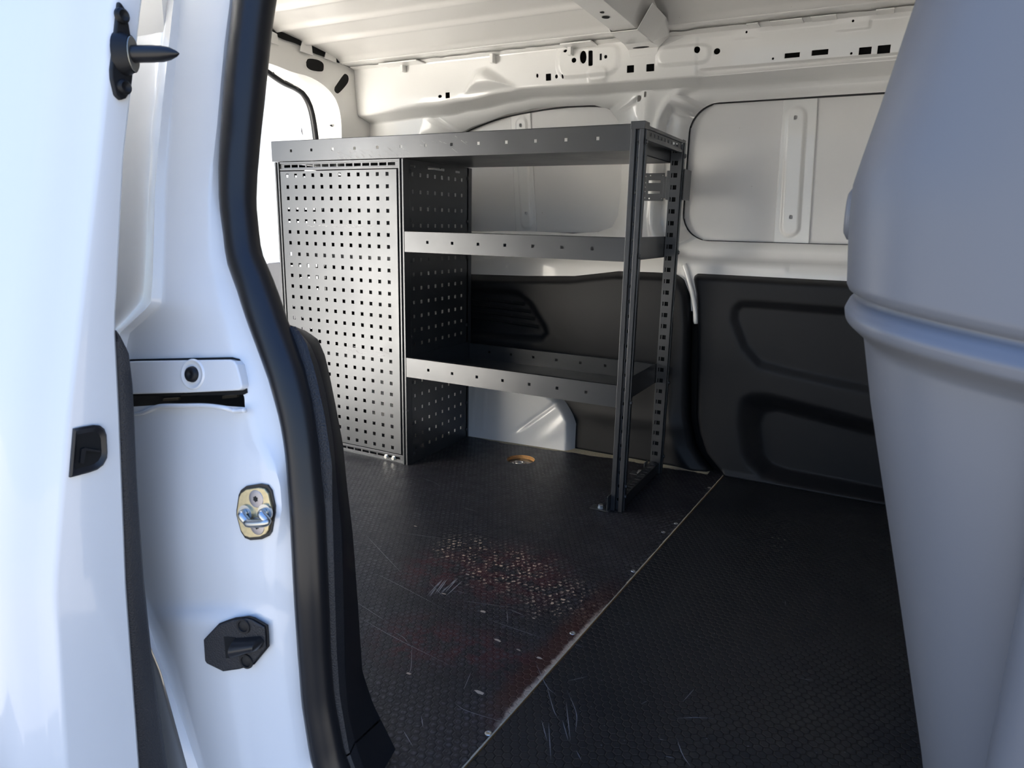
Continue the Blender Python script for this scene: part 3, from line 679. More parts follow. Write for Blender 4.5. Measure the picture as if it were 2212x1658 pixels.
# ------------------------------------------------------------------ shelving unit
SD = 0.376; LX, RXP = -1.226, -0.717
LOCK = root('shelving_unit', (-0.6, 0.19, 0), 'black metal van shelving unit with perforated locker door and three trays', 'shelf')
def slots(n0, n1, pitch, c, w, h): return [(c-w/2, c+w/2, z-h/2, z+h/2) for z in np.arange(n0, n1, pitch)]
# front right upright: two flanges either side of a slotted web
mb = MB(); mb.box(-0.033, -0.021, -0.006, 0.028, 0, 0.998); mb.box(-0.011, 0.0, -0.006, 0.028, 0, 0.998)
perf(mb, -0.021, -0.011, 0.0, 0.998, slots(0.03, 0.98, 0.0385, -0.016, 0.006, 0.008), lambda u, v_, t: (u, 0.006+t, v_), 0.002)
mb.box(0.0, 0.003, 0.004, 0.012, 0.0, 0.985); mb.box(-0.034, 0.002, -0.007, 0.03, 0.985, 1.003)
mb.build('upright_post', M_POW, LOCK, bevel=0.0012)
# back right upright: broad perforated face
mb = MB()
H = []
for z in np.arange(0.030, 0.97, 0.0335): H += [(-0.0215, -0.0105, z-0.006, z+0.006), (-0.0275, -0.0245, z-0.006, z+0.006)]
perf(mb, -0.033, 0.0, 0.0, 0.985, H, lambda u, v_, t: (u, SD-0.03+t, v_), 0.002)
mb.box(-0.033, -0.031, SD-0.028, SD, 0, 0.985); mb.box(-0.002, 0.0, SD-0.028, SD, 0, 0.998); mb.box(0.0005, 0.003, SD-0.02, SD-0.008, 0.0, 0.99); mb.box(-0.031, -0.002, SD-0.020, SD-0.018, 0, 0.985, 1)  # last box: black web painting the shade inside the channel
mb.build('upright_post', [M_POW, M_VOID], LOCK, bevel=0.0006)
# locker uprights
for x in (RXP-0.018, LX-0.004):
    mb = MB(); mb.box(x, x+0.006, -0.004, 0.026, 0, 0.934); mb.box(x+0.012, x+0.018, -0.004, 0.026, 0, 0.934); mb.box(x+0.006, x+0.012, 0.004, 0.008, 0, 0.934)
    mb.build('upright_post', M_POW, LOCK, bevel=0.001)
    mb = MB(); mb.box(x, x+0.018, SD-0.03, SD, 0, 0.934); mb.build('upright_post', M_POW, LOCK, bevel=0.001)
# locker rails
a, b = LX+0.014, RXP-0.018
for z0, z1 in ((0.908, 0.934), (0.0, 0.028)):
    mb = MB(); zc = (z0+z1)/2
    perf(mb, a, b, z0, z1, [(x-0.013, x+0.013, zc-0.004, zc+0.004) for x in np.linspace(a+0.03, b-0.03, 14)], lambda u, v_, t: (u, 0.004+t, v_), 0.002)
    mb.box(a, b, 0.0, 0.006, z1-0.006, z1); mb.box(a, b, 0.0, 0.006, z0, z0+0.006)
    mb.build('door_rail', M_POW, LOCK, bevel=0.0006)
for x in (-0.806, -0.776):
    MB().lathe((x, 0.0045, 0.012), (0, -1, 0), [(0, 0.0085), (0.003, 0.0085), (0.003, 0.006), (0.008, 0.006), (0.008, 0)], 6).build('bolt', M_ZINC, LOCK)
# perforated door
def scrape(mb, y, boxes):
    for x0, x1, z0, z1, n, sl in boxes:
        for _ in range(n):
            x, z = random.uniform(x0, x1), random.uniform(z0, z1); l = random.uniform(0.006, 0.03); a_ = sl+random.uniform(-0.25, 0.25); w_ = random.uniform(0.0003, 0.0007)
            dx, dz = l*math.cos(a_), l*math.sin(a_)
            mb.add([(x-w_*dz/l, y, z+w_*dx/l), (x+dx, y, z+dz), (x+w_*dz/l, y, z-w_*dx/l)], [(0, 1, 2)], 1)
mb = MB(); cx = np.linspace(-1.178, -0.777, 12); rz = np.linspace(0.892, 0.049, 25)
perf(mb, LX+0.018, RXP-0.026, 0.032, 0.905, [(x-0.0056, x+0.0056, z-0.0056, z+0.0056) for x in cx for z in rz], lambda u, v_, t: (u, -0.002+t, v_), 0.0018)
d0, d1 = LX+0.018, RXP-0.026
for x in (d0, d1-0.002): mb.box(x, x+0.002, -0.0018, 0.018, 0.032, 0.905)
for z in (0.032, 0.903): mb.box(d0, d1, -0.0018, 0.018, z, z+0.002)
scrape(mb, -0.0024, [(-1.10, -0.80, 0.735, 0.742, 22, 0.0), (-1.02, -0.79, 0.345, 0.365, 26, -0.15)])
mb.build('locker_door', [M_POW, M_SCR], LOCK)
# perforated side panels (inner one faces the open shelves)
def side(xp, thick):
    mb = MB(); H = []
    yy = np.linspace(0.042, 0.312, 8)
    for z0, z1 in ((0.045, 0.275), (0.385, 0.655), (0.745, 0.905)):
        n = max(4, int(round((z1-z0)/0.0365)));
        for z in np.linspace(z0, z1-0.012, n):
            for y in yy: H.append((y-0.0045, y+0.0045, z-0.0055, z+0.0055))
    H.append((0.12, 0.21, 0.913, 0.921)); H.append((0.03, 0.055, 0.913, 0.919)); H.append((0.275, 0.30, 0.913, 0.919))
    perf(mb, 0.026, SD-0.022, 0.0, 0.934, H, lambda u, v_, t: (xp-t, u, v_), thick)
    return mb.build('side_panel', M_POW, LOCK)
side(RXP, 0.0015); side(LX+0.004, 0.0015)
MB().box(LX+0.002, RXP-0.002, SD-0.004, SD-0.002, 0.0, 0.934).build('back_panel', M_POW, LOCK)
for z in (0.30, 0.62):
    mb = MB(); mb.box(LX+0.004, RXP-0.004, 0.05, SD-0.006, z, z+0.0015); mb.box(LX+0.004, RXP-0.004, 0.05, 0.0515, z, z+0.03)
    mb.build('inner_shelf', M_POW, LOCK)
# bolts on the inner panel corners
for z in (0.90, 0.76, 0.64, 0.41, 0.265, 0.13, 0.03):
    for y in (0.030, SD-0.028):
        MB().lathe((RXP+0.0005, y, z), (1, 0, 0), [(0, 0.0062), (0.002, 0.0058), (0.0035, 0.0035), (0.0035, 0)], 12).build('bolt', M_POW, LOCK, smooth=True, auto=0.6)
# trays
def tray(x0, x1, z0, z1, hx, worn=()):
    mb = MB(); zc = (z0+z1)/2; e_ = 0.0042
    perf(mb, x0, x1, z0, z1, [(x-e_, x+e_, zc-e_, zc+e_) for x in hx], lambda u, v_, t: (u, -0.0035+t, v_), 0.0015)
    perf(mb, x0, x1, z0, z1-0.006, [(x-e_, x+e_, zc-e_, zc+e_) for x in hx], lambda u, v_, t: (u, SD-0.012+t, v_), 0.0015)
    mb.box(x0, x1, -0.002, SD-0.012, z0, z0+0.0015)
    mb.box(x0, x0+0.0015, -0.002, SD-0.012, z0, z1); mb.box(x1-0.0015, x1, -0.002, SD-0.012, z0, z1)
    mb.box(x0, x1, -0.0035, 0.006, z1-0.0012, z1); mb.box(x0, x1, SD-0.018, SD-0.0105, z1-0.0072, z1-0.006)
    scrape(mb, -0.0039, worn)
    return mb.build('shelf_tray', [M_POW, M_SCR], LOCK)
tray(-1.240, -0.034, 0.936, 0.998, np.linspace(-1.155, -0.119, 13), [(-0.97, -0.70, 0.938, 0.966, 60, -0.5), (-0.70, -0.50, 0.955, 0.99, 10, -0.4)])
hx7 = np.linspace(-0.634, -0.120, 7)
tray(RXP+0.001, -0.034, 0.669, 0.729, hx7); tray(RXP+0.001, -0.034, 0.289, 0.350, hx7)
# end rails between the right-hand uprights
def endrail(z0, z1, up):
    mb = MB(); ysl = np.arange(0.055, SD-0.05, 0.031); zc = (z0+z1)/2
    if up: perf(mb, 0.028, SD-0.028, z0, z1, [(y-0.010, y+0.010, zc-0.004, zc+0.004) for y in ysl], lambda u, v_, t: (-0.004-t, u, v_), 0.002)
    else: mb.box(-0.006, -0.004, 0.028, SD-0.028, z0, z1)
    if up:
        mb.box(-0.012, 0.0, 0.028, SD-0.028, z1-0.008, z1); mb.box(-0.012, 0.0, 0.028, SD-0.028, z0, z0+0.008)
    else:
        perf(mb, 0.028, SD-0.028, -0.032, -0.004, [(y-0.004, y+0.004, -0.024, -0.010) for y in np.arange(0.05, SD-0.04, 0.024)], lambda u, v_, t: (v_, u, z1-t), 0.002)
        mb.box(-0.032, -0.030, 0.028, SD-0.028, z0, z1)
    return mb.build('end_rail', M_POW, LOCK, bevel=0.0006)
endrail(0.962, 0.996, True); endrail(0.004, 0.034, False)
# bolt heads down the right-hand side
for px, py, y in [(1396, 306, 0.006), (1379, 553, 0.006), (1360, 870, 0.006), (1351, 1050, 0.006), (1350, 1072, 0.006), (1482, 337, SD-0.012), (1464, 545, SD-0.012), (1443, 826, SD-0.012), (1433, 985, SD-0.012)]:
    z = W(px, py, 1, y)[2]
    MB().lathe((0.002, y, z), (1, 0, 0), [(0, 0.0075), (0.002, 0.0075), (0.0025, 0.0055), (0.005, 0.0045), (0.005, 0)], 12).build('bolt', M_POW, LOCK, smooth=True, auto=0.6)
# floor brackets with bright hex bolts
for x, y, xa in ((-0.058, -0.010, -0.085), (-0.052, 0.310, -0.08)):
    mb = MB(); mb.box(xa, -0.030, y-0.016, y+0.016, 0.0005, 0.0035); mb.box(-0.0365, -0.034, y-0.016, y+0.016, 0.0005, 0.045)
    br = mb.build('floor_bracket', M_POW, LOCK, bevel=0.0008)
    mb = MB(); mb.lathe((x, y, 0.0035), (0, 0, 1), [(0, 0.010), (0.0015, 0.010), (0.0015, 0.0078)], 20); mb.lathe((x, y, 0.005), (0, 0, 1), [(0, 0.0078), (0.007, 0.0078), (0.0082, 0.006), (0.0082, 0)], 6)
    mb.build('hex_bolt', M_ZINC, br)
# bracket tying the rack to the wall
mb = MB()
c = W(1408, 404, 1, 0.46)
H = [(-0.022, 0.016, 0.012, 0.020), (-0.022, 0.016, -0.020, -0.012)]+[(u, u+0.004, w_, w_+0.004) for u in (-0.034,) for w_ in (-0.034, -0.015, -0.002, 0.011, 0.030)]+[(u, u+0.004, w_, w_+0.004) for u in (-0.019, 0.020) for w_ in (-0.036, 0.032)]
def wbr(u, v_, t): return (c[0]+0.012+u, 0.455+t, c[2]+v_)
perf(mb, -0.040, 0.028, -0.041, 0.041, H, wbr, 0.002)
mb.box(c[0]+0.040, c[0]+0.072, 0.448, 0.451, c[2]-0.033, c[2]+0.030); mb.box(c[0]+0.038, c[0]+0.041, 0.448, 0.457, c[2]-0.033, c[2]+0.030)
mb.box(c[0]+0.068, c[0]+0.092, 0.380, 0.449, c[2]-0.040, c[2]+0.042)
mb.box(0.006, 0.0085, SD-0.02, 0.43, c[2]-0.042, c[2]+0.044)
mb.build('wall_bracket', M_POW, LOCK, bevel=0.0008)

# ------------------------------------------------------------------ pillar behind the side door opening
PC = [ # columns of the pressing: traced heights -> position, depth from the body side
 ([(-120, 225), (0, 215), (300, 180), (560, 175), (1000, 180), (1450, 250), (1800, 330)], -0.030),
 ([(-120, 366), (0, 361), (135, 344), (270, 324), (560, 314), (645, 307), (690, 270), (720, 240), (850, 228), (1100, 240), (1300, 270), (1450, 330), (1658, 385), (1800, 420)], -0.030),
 ([(-120, 380), (0, 375), (236, 350), (405, 335), (600, 330), (658, 325), (690, 290), (720, 258), (850, 240), (1100, 255), (1300, 285), (1450, 348), (1658, 405), (1800, 440)], -0.050),
 ([(-120, 398), (0, 392), (236, 371), (405, 358), (560, 354), (658, 351), (690, 315), (720, 280), (850, 255), (1100, 275), (1300, 305), (1436, 352), (1658, 429), (1800, 470)], -0.038),
 ([(-120, 500), (0, 496), (101, 483), (270, 468), (405, 453), (540, 451), (590, 453), (658, 473), (760, 500), (827, 527), (878, 537), (945, 557), (996, 588), (1046, 604), (1098, 608), (1182, 590), (1267, 586), (1318, 588), (1436, 608), (1571, 628), (1658, 642), (1800, 680)], -0.016),
 ([(-120, 524), (0, 518), (169, 498), (371, 483), (439, 485), (540, 496), (641, 527), (760, 571), (878, 608), (979, 625), (1100, 634), (1267, 643), (1402, 652), (1520, 662), (1638, 682), (1800, 740)], 0.0),
 ([(-120, 560), (0, 554), (169, 534), (371, 519), (439, 521), (540, 532), (641, 563), (760, 607), (878, 644), (979, 661), (1100, 670), (1267, 679), (1402, 688), (1520, 700), (1638, 722), (1800, 790)], 0.006)]
PCn = [np.array(c[0], float) for c in PC]; POFF = np.array([c[1] for c in PC])
def pcols(py): return np.array([np.interp(py, c[:, 0], c[:, 1]) for c in PCn])
def pil_px(s, py):
    c = pcols(py); return np.interp(s, np.arange(len(PC)), c)
def pil1(s, py):
    px = pil_px(s, py); off = float(np.interp(s, np.arange(len(PC)), POFF))
    if s < 2: off += (-0.046-off)*float(sstep(760, 900, py))*float(sstep(2.0, 1.4, s))
    if 3 < s < 4: off -= 0.010*float(sstep(1300, 1345, py))*math.sin((s-3)*math.pi)
    return WS(px, py, off)
def pillar(u, v_): return np.array([pil1(a, b) for a, b in zip(u, v_)])
def to_s(px, py): return float(np.interp(px, pcols(py), np.arange(len(PC))))
SLOT = [(262, 852), (300, 851), (385, 848), (522, 843), (528, 858), (530, 884), (505, 884), (485, 878), (445, 873), (345, 874), (322, 884), (300, 892), (270, 893)]
sl = [(to_s(x, y), y) for x, y in SLOT]
sv = np.unique(np.concatenate([np.linspace(i, i+1, 7 if i in (3, 4) else 5) for i in range(6)]))
v, f = stamp(sv, np.concatenate([np.linspace(-420, -120, 12), np.linspace(-110, 1790, 150)]), pillar, [sl], K=10)
struct(MB().add(v, f).build('pillar', M_DOOR, smooth=True, auto=0.9, solid=0.0))
ctr = WS(400, 866, -0.03)
mb = MB(); q0, q1 = WS(250, 866, 0.0), WS(528, 866, 0.0)
Q = [WS(x, y, o_) for x, y, o_ in [(240, 830, 0.035), (545, 830, 0.045), (545, 905, 0.045), (240, 915, 0.035)]]
mb.add(Q, [(0, 1, 2, 3)])
struct(mb.build('pillar', simple('dark_channel', (0.02, 0.019, 0.018), 0.8, var=0.6, vscale=60)))  # dark mottled sheet behind the pillar slot
mb = MB()        # bits of the runner inside the slot and the folded lower lip
lip = [WS(x, y, -0.034 if x < 500 else -0.026) for x, y in [(250, 893), (300, 893), (322, 886), (345, 877), (395, 876), (445, 876), (485, 881), (505, 887), (530, 886)]]
mb.tube(catmull(lip, 6), 0.0032, 8); struct(mb.build('pillar', M_DOOR, smooth=True))
mb = MB(); mb.prism([WS(x, y, 0.01) for x, y in [(391, 848), (474, 844), (474, 850), (391, 856)]], (0, 0.004, 0)); mb.prism([WS(x, y, 0.012) for x, y in [(480, 855), (512, 852), (512, 858), (480, 861)]], (0, 0.004, 0)); mb.prism([WS(x, y, 0.012) for x, y in [(352, 861), (385, 859), (385, 864), (352, 866)]], (0, 0.004, 0))
o = mb.build('runner_stop', simple('dull_brown_steel', (0.20, 0.16, 0.11), 0.5, 0.6)); tag(o, 'dull metal stops inside the dark slot under the white rail cover', 'rail stop')
def local(px, py):
    s = to_s(px, py); p = pil1(s, py); a = pil1(s+0.15, py)-pil1(s-0.15, py); b = pil1(s, py+15)-pil1(s, py-15)
    n = np.cross(a, b); n /= np.linalg.norm(n)
    if np.dot(n, CAM-p) < 0: n = -n
    return p, n
def poly_on(px, p, n, k=1.0, lift=0.0):
    P = [WP(x, y, p+n*lift, n) for x, y in px]; c = np.mean(P, 0); return [c+(q-c)*k for q in P]
# rail cover
p, n = local(400, 810); p0 = p+n*0.010
cv = root('rail_cover', p, 'white cover plate with one black screw above the dark slot in the pillar', 'cover plate')
pts = poly_on([(245, 781), (300, 779), (495, 776), (505, 779), (511, 787), (519, 815), (523, 833), (521, 840), (514, 843), (400, 848), (245, 852)], p0, n)
MB().prism([q-n*0.018 for q in pts], n*0.018).build('plate', M_DOOR, cv, bevel=0.0022, seg=3)
c = WP(417, 808, p0, n)
MB().lathe(c, n, [(0.0002, 0.0200), (0.0022, 0.0188), (0.0022, 0.0175), (0.0006, 0.0160), (0.0006, 0.012), (0.0012, 0)], 28).build('washer', M_DOOR, cv, smooth=True)
mb = MB(); mb.lathe(c+n*0.001, n, [(0, 0.0105), (0.004, 0.0095), (0.0055, 0.007), (0.0045, 0.0035), (0.003, 0.0)], 20); mb.build('screw', M_PLAST, cv, smooth=True)
pts = poly_on([(240, 777), (300, 775), (499, 771), (513, 775), (521, 790), (530, 825), (533, 848), (526, 852), (240, 856)], p, n, 1, 0.0012)
MB().prism([q-n*0.004 for q in pts], n*0.004).build('gasket', M_VOID, cv)
# striker
p, n = local(555, 1105)
def c1(L): return [(480+a/10.36, 1020+b/10.36) for a, b in L]
st = root('door_striker', p, 'yellowish steel latch striker with U-shaped bar on the white pillar', 'latch')
ol = c1([(860, 250), (1020, 280), (1110, 400), (1190, 750), (1190, 900), (1110, 1330), (1050, 1420), (900, 1490), (650, 1510), (520, 1460), (430, 1320), (330, 950), (330, 850), (380, 500), (430, 390), (550, 300)])
MB().prism([q-n*0.002 for q in poly_on(ol, p, n, 1, 0.001)], n*0.003).build('gasket', M_RUB, st)
MB().prism(poly_on(ol, p, n, 0.89, 0.001), n*0.004).build('base_plate', M_YZINC, st, bevel=0.001)
for q in c1([(760, 590), (785, 1200)]):
    c = WP(*q, p+n*0.005, n)
    sw = MB().lathe(c, n, [(-0.0002, 0.0115), (0.0006, 0.0110), (0.0010, 0.0085), (0.0012, 0.0050), (0.0012, 0)], 24).build('screw', M_SCREWG, st, smooth=True, auto=0.5)
    u = np.cross(n, (0, 0, 1)); u /= np.linalg.norm(u); w_ = np.cross(n, u)
    MB().add([c+n*0.0014+(0.0042 if k % 2 else 0.0031)*(math.cos(k*math.pi/6)*u+math.sin(k*math.pi/6)*w_) for k in range(12)], [tuple(range(12))]).build('torx_socket', M_PLAST, sw)
la, lb = WP(*c1([(545, 900)])[0], p+n*0.005, n), WP(*c1([(985, 880)])[0], p+n*0.005, n)
ob = n*0.010+np.array([0.010, 0, -0.009])
def blend(a, b, t): return a+(b-a)*t
MB().tube(catmull([la-n*0.003, la+n*0.008, la+ob*0.8, blend(la, lb, 0.10)+ob, blend(la, lb, 0.5)+ob*1.04, blend(la, lb, 0.90)+ob, lb+ob*0.8, lb+n*0.008, lb-n*0.003], 6), 0.0052, 12).build('striker_bar', M_ZINC, st, smooth=True)
for q in (la, lb): MB().lathe(q, n, [(0, 0.0105), (0.003, 0.0105), (0.003, 0.0055)], 20).build('collar', M_ZINC, st, smooth=True, auto=0.5)
# rubber stop
p, n = local(512, 1390)
def c2(L): return [(420+a/10.36, 1310+b/10.36) for a, b in L]
bs = root('door_stop', p, 'black eight-sided plastic door stop low on the white pillar', 'door stop')
ol = c2([(200, 740), (370, 560), (540, 380), (720, 310), (900, 250), (1200, 215), (1330, 250), (1630, 420), (1650, 650), (1660, 900), (1330, 1300), (1000, 1400), (640, 1450), (270, 1270), (230, 1200)])
MB().prism([q-n*0.003 for q in poly_on(ol, p, n, 1, 0.004)], n*0.003).build('base_plate', M_PLAST, bs, bevel=0.001)
MB().prism(poly_on(ol, p, n, 0.95, 0.004), n*0.003).build('cover', M_GRAIN, bs, bevel=0.002)
MB().prism(poly_on(c2([(665, 665), (925, 690), (975, 1110), (710, 1150)]), p, n, 1, 0.0072), n*0.0006).build('recess', M_VOID, bs)
q = [WP(*a_, p+n*0.007, n) for a_ in c2([(930, 700), (960, 1090), (1560, 900), (1560, 650)])]
mb = MB(); A = []
for t in np.linspace(0, 1, 9):
    a_, b_ = blend(q[0], q[3], t), blend(q[1], q[2], t); k = 1.0 if t < 0.85 else math.sqrt(max(0.0, 1-((t-0.85)/0.15)**2))*0.9+0.1
    mid = (a_+b_)/2; A.append([mid+(a_-mid)*k*math.cos(th)+n*0.017*k*math.sin(th) for th in np.linspace(0, math.pi, 13)])
mb.grid(A); b0 = len(mb.v); mb.f.append(tuple(range(13))); mb.mi.append(0); mb.f.append(tuple(range(8*13, 9*13))[::-1]); mb.mi.append(0)
mb.build('buffer', M_RUB, bs, smooth=True, auto=0.8)
for a_ in c2([(1100, 430), (1165, 1215)]):
    c = WP(*a_, p+n*0.007, n); sw = MB().lathe(c, n, [(0, 0.0105), (0.0018, 0.0100), (0.0018, 0.0075), (0.0004, 0.0070), (0.0012, 0.0045), (0.0012, 0)], 22).build('screw', M_PLAST, bs, smooth=True, auto=0.4)

# ------------------------------------------------------------------ rubber seal of the side opening and the black trim inside it
SE = np.array([(-120, 524), (0, 518), (169, 498), (371, 483), (439, 485), (540, 496), (641, 527), (760, 571), (878, 608), (979, 625), (1100, 634), (1267, 643), (1402, 652), (1520, 662), (1638, 682), (1800, 745)], float)
SF = np.array([(-120, 600), (0, 583), (68, 574), (203, 561), (304, 550), (439, 542), (560, 557), (624, 588), (709, 615), (810, 655), (928, 678), (1030, 688), (1098, 696), (1267, 702), (1402, 706), (1503, 713), (1621, 734), (1800, 795)], float)
cen, rad = [], []
for py in np.linspace(-420, 1790, 82):
    a_, b_ = np.interp(py, SE[:, 0], SE[:, 1]), np.interp(py, SF[:, 0], SF[:, 1])
    pa, pb = WS(a_, py, 0.0), WS(b_, py, 0.0); cen.append(WS((a_+b_)/2, py, 0.004)); rad.append(np.linalg.norm(pa-pb)*0.46)
ker = np.ones(5)/5
rad = np.convolve(np.pad(rad, 2, 'edge'), ker, 'valid')
o = MB().tube(np.array(cen), np.array(rad), 18).build('rubber_seal', M_RUB, smooth=True); tag(o, 'thick black rubber bulb seal curving down the edge of the side door opening', 'seal')
TA = np.array([(705, 618), (712, 622), (760, 648), (800, 664), (900, 686), (1000, 698), (1100, 705), (1267, 712), (1400, 716), (1503, 722), (1621, 742), (1800, 800)], float)
TB = np.array([(705, 625), (712, 632), (740, 650), (800, 668), (900, 690), (1000, 705), (1100, 706), (1267, 711), (1400, 715), (1503, 722), (1621, 742), (1800, 803)], float)
TC = np.array([(705, 632), (716, 645), (740, 668), (780, 686), (850, 704), (950, 720), (1050, 728), (1150, 738), (1300, 742), (1450, 745), (1540, 752), (1600, 766), (1658, 785), (1800, 850)], float)
TD = np.array([(705, 634), (714, 660), (730, 685), (760, 700), (800, 710), (880, 726), (960, 741), (1050, 750), (1150, 762), (1300, 773), (1450, 783), (1520, 806), (1600, 846), (1658, 874), (1800, 950)], float)
tr = root('sill_trim', WS(700, 1300, 0.03), 'grained black plastic pillar trim curving down inside the door seal', 'trim')
def trimcols(py0):
    I = lambda T: np.interp(py, T[:, 0], T[:, 1])
    py = py0
    w = float(sstep(1380, 1590, py0)*sstep(1790, 1600, py0)); o = []
    for T, dx, off, sh in ((TA, -14, 0.012, 44), (TB, 4, 0.016, 40), (TB, 12, 0.020, 36), (TC, 0, 0.040, 12), (TC, 3, 0.044, 11), (TD, 0, 0.115, -38)):
        py = py0+w*sh; o.append(WS(I(T)+dx, py, off))
    back = WS(I(TD), py, 0.12)
    return o+[back+np.array([-0.04, 0.02, 0]), back+np.array([-0.30, 0.01, 0])]
split = 1590
R1 = [trimcols(py) for py in np.concatenate([[705, 708, 714, 722, 732], np.linspace(745, split-1, 40)])]
R2 = [trimcols(py) for py in np.linspace(split+3, 1790, 12)]
def slant(R, k):       # the joint runs up to the right
    return R
A = np.array(R1)[:, :4]; Bq = np.array(R1)[:, 3:]
MB().grid(A).build('grained_strip', M_GRAIN, tr, smooth=True, auto=0.7)
MB().grid(Bq).build('inner_face', M_PLAST, tr, smooth=True, auto=0.5)
MB().grid(np.array(R2)[:, :4]).build('sill_strip', M_GRAIN, tr, smooth=True, auto=0.7)
MB().grid(np.array(R2)[:, 3:]).build('sill_face', M_PLAST, tr, smooth=True, auto=0.5)

# ------------------------------------------------------------------ sliding door, pushed back
XD = -0.22
YO = np.array([(-0.35, -1.325), (-0.1, -1.333), (0.123, -1.333), (0.351, -1.318), (0.54, -1.280), (0.82, -1.214), (0.987, -1.177), (1.3, -1.095)])
YI = np.array([(-0.35, -1.252), (-0.1, -1.250), (0.056, -1.247), (0.311, -1.237), (0.537, -1.221), (0.635, -1.215), (0.822, -1.184), (0.996, -1.143), (1.3, -1.06)])
sd = root('sliding_door', (-0.6, -1.27, -0.35), 'white sliding side door slid back, its front edge at the left of the picture', 'door')
def dsec(z):
    o_, i_ = np.interp(z, YO[:, 0], YO[:, 1]), np.interp(z, YI[:, 0], YI[:, 1])
    return [(XD-0.95, o_-0.030), (XD-0.10, o_-0.012), (XD-0.06, i_), (XD-0.004, i_), (XD, i_-0.004), (XD, o_+0.003), (XD-0.002, o_-0.001), (XD-0.006, o_-0.003), (XD-0.022, o_-0.006), (XD-0.030, o_-0.011), (XD-0.042, o_-0.020), (XD-0.055, o_-0.026), (XD-0.075, o_-0.030), (XD-0.20, o_-0.036), (XD-0.50, o_-0.044), (XD-0.95, o_-0.048)]
mb = MB(); mb.grid([[(x, y, z) for x, y in dsec(z)] for z in np.linspace(-0.35, 1.29, 70)])
mb.build('door_shell', M_DOOR, sd, smooth=True, auto=0.75)
# black inner trim of the door
mb = MB(); rows = []
TI = np.array([(-0.3, 0.046), (0.02, 0.042), (0.20, 0.030), (0.43, 0.022), (0.56, 0.021), (0.60, 0.018), (0.622, 0.006), (0.628, 0.001)])
for z in np.concatenate([np.linspace(-0.30, 0.55, 26), np.linspace(0.56, 0.628, 10)]):
    i_ = np.interp(z, YI[:, 0], YI[:, 1]); d = np.interp(z, TI[:, 0], TI[:, 1])
    rows.append([(XD-0.010, i_-0.002, z), (XD-0.006, i_+0.001, z), (XD-0.003, i_+d*0.3, z), (XD-0.003, i_+d*0.8, z), (XD-0.008, i_+d, z), (XD-0.03, i_+d+0.001, z), (XD-0.90, i_+d+0.001, z)])
mb.grid(rows); mb.build('inner_trim', M_GRAIN, sd, smooth=True, auto=0.9)
# guide pin
pp = [(250, 4), (256, 9), (266, 24), (272, 55), (279, 98), (283, 130), (279, 175), (276, 198), (266, 213), (254, 217), (243, 206), (235, 172), (234, 150), (240, 100)]
c3 = W(266, 117, 0, XD+0.004)
gp = MB().prism([W(x, y, 0, XD-0.001) for x, y in pp], (0.006, 0, 0)).build('guide_pin', M_PLAST, sd, bevel=0.0015)
PAX = np.array([0.90, 0.43, 0.02]); PAX /= np.linalg.norm(PAX); QAX = np.array([-0.43, 0.90, 0]); QAX /= np.linalg.norm(QAX)
def squeeze(mb, k):
    V = np.array(mb.v)-c3; q = V@QAX; V = V-np.outer(q*(1-k), QAX); mb.v = [tuple(p) for p in V+c3]; return mb
squeeze(MB().lathe(c3, PAX, [(-0.006, 0.0225), (0.004, 0.0220), (0.009, 0.0195), (0.011, 0.0195)], 24), 0.62).build('boss', M_PLAST, gp, smooth=True, auto=0.6)
squeeze(MB().lathe(c3+PAX*0.0112, PAX, [(0, 0.0185), (0.001, 0.0180), (0.001, 0.0075)], 24), 0.62).build('washer', simple('dull_steel_washer', (0.33, 0.32, 0.28), 0.45, 0.8), gp, smooth=True, auto=0.6)
MB().lathe(c3+PAX*0.010, PAX, [(0, 0.0092), (0.022, 0.0090), (0.034, 0.0086), (0.043, 0.0066), (0.050, 0.0034), (0.053, 0.0012), (0.054, 0)], 20).build('pin', M_RUB, gp, smooth=True)
for x, y in ((262, 34), (267, 188)):
    MB().lathe(W(x, y, 0, XD+0.005), (1, 0, 0), [(0, 0.0085), (0.003, 0.0080), (0.005, 0.0055), (0.0035, 0.003), (0.003, 0)], 18).build('screw', M_PLAST, gp, smooth=True, auto=0.6)
# latch pocket
pk = [(137, 931), (149, 927), (175, 921), (200, 917), (213, 918), (222, 925), (227, 938), (229, 975), (228, 988), (220, 1003), (207, 1013), (190, 1019), (160, 1027), (148, 1030), (128, 1033)]
P3d = [W(x, y, 0, XD+0.0005) for x, y in pk]; cc = np.mean(P3d, 0); yo_lim = lambda z: np.interp(z, YO[:, 0], YO[:, 1])+0.004
P3d = [np.array([q[0], max(q[1], yo_lim(q[2])), q[2]]) for q in P3d]
mb = MB(); inner = [cc+(q-cc)*0.72 for q in P3d]
mb.grid([[a_, a_+np.array([0.003, 0, 0]), b_*0.3+a_*0.7+np.array([0.004, 0, 0]), b_+np.array([0.001, 0, 0])] for a_, b_ in zip(P3d, inner)], 0, closeu=True)
mb.add([q+np.array([0.001, 0, 0]) for q in inner], [tuple(range(len(inner)))], 1)
lp_ = mb.build('latch_pocket', [M_RUB, M_VOID], sd, smooth=True, auto=0.7)
q = [W(x, y, 0, XD+0.002) for x, y in [(173, 969), (180, 966), (214, 972), (212, 976), (183, 972), (178, 1000), (170, 999)]]
MB().prism(q, (0.003, 0, 0)).build('catch', M_PLAST, lp_)

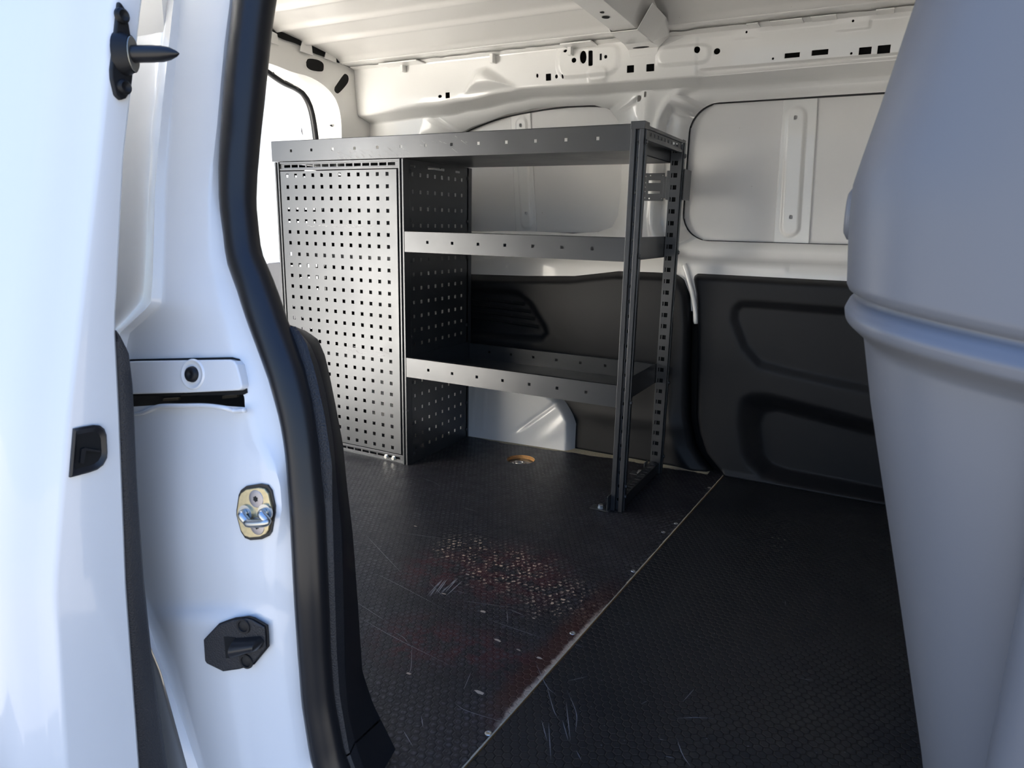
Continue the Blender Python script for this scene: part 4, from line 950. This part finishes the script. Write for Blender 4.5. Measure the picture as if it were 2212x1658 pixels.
# ------------------------------------------------------------------ grey plastic bulkhead at the right
SIL = np.array([(-0.05, 0.697), (0.03, 0.687), (0.176, 0.662), (0.40, 0.606), (0.58, 0.560), (0.654, 0.544), (0.664, 0.534), (0.672, 0.526), (0.682, 0.524), (0.690, 0.527), (0.696, 0.534), (0.700, 0.526), (0.706, 0.523), (0.764, 0.518), (0.800, 0.517), (0.825, 0.522), (0.876, 0.533), (0.968, 0.551), (1.2, 0.598), (1.33, 0.625)])
DEP = np.array([(-0.05, 0.012), (0.60, 0.012), (0.648, 0.012), (0.658, 0.004), (0.668, -0.008), (0.680, -0.010), (0.690, -0.002), (0.696, 0.008), (0.701, 0.002), (0.708, -0.001), (1.4, 0.0)])
bk = root('bulkhead', (0.9, -0.95, 0), 'large grey plastic bulkhead moulding with a horizontal rib, close at the right', 'bulkhead')
PRF = [(0.16, 0.10), (0.06, -0.20), (0.022, -0.55), (0.006, -0.75), (0.0, -0.88), (0.004, -0.945), (0.018, -0.995), (0.045, -1.030), (0.085, -1.052), (0.14, -1.062), (0.30, -1.068), (0.60, -1.070)]
PRF = catmull(PRF, 4)
zz = np.unique(np.concatenate([np.linspace(-0.05, 0.62, 20), np.linspace(0.63, 0.72, 34), np.linspace(0.73, 1.33, 26)]))
A = []
for z in zz:
    s_, d = np.interp(z, SIL[:, 0], SIL[:, 1]), np.interp(z, DEP[:, 0], DEP[:, 1])
    A.append([(s_+a_, b_+d*sstep(-0.7, -1.0, b_), z-0.15*min(max(a_, 0), 0.16)*float(b_ < -0.85)) for a_, b_ in PRF])
MB().grid(np.array(A)).build('moulding', M_GREY, bk, smooth=True, solid=0.004)
c = np.array([0.523, -0.89, 0.777])
MB().lathe(c+np.array([0.002, 0, -0.002]), (-1, 0, 0), [(0, 0.029), (0.008, 0.026), (0.0115, 0.020), (0.0125, 0)], 20).build('cap', M_GREY, bk, smooth=True)
MB().tube(catmull([(0.715, -1.085, z) if z < 0.5 else (0.715+0.004*(z-0.5)*10, -1.083+0.01*(z-0.5)*5, z) for z in np.linspace(-0.05, 0.66, 12)], 4), 0.034, 16).build('edge_strip', M_GREY, bk, smooth=True)
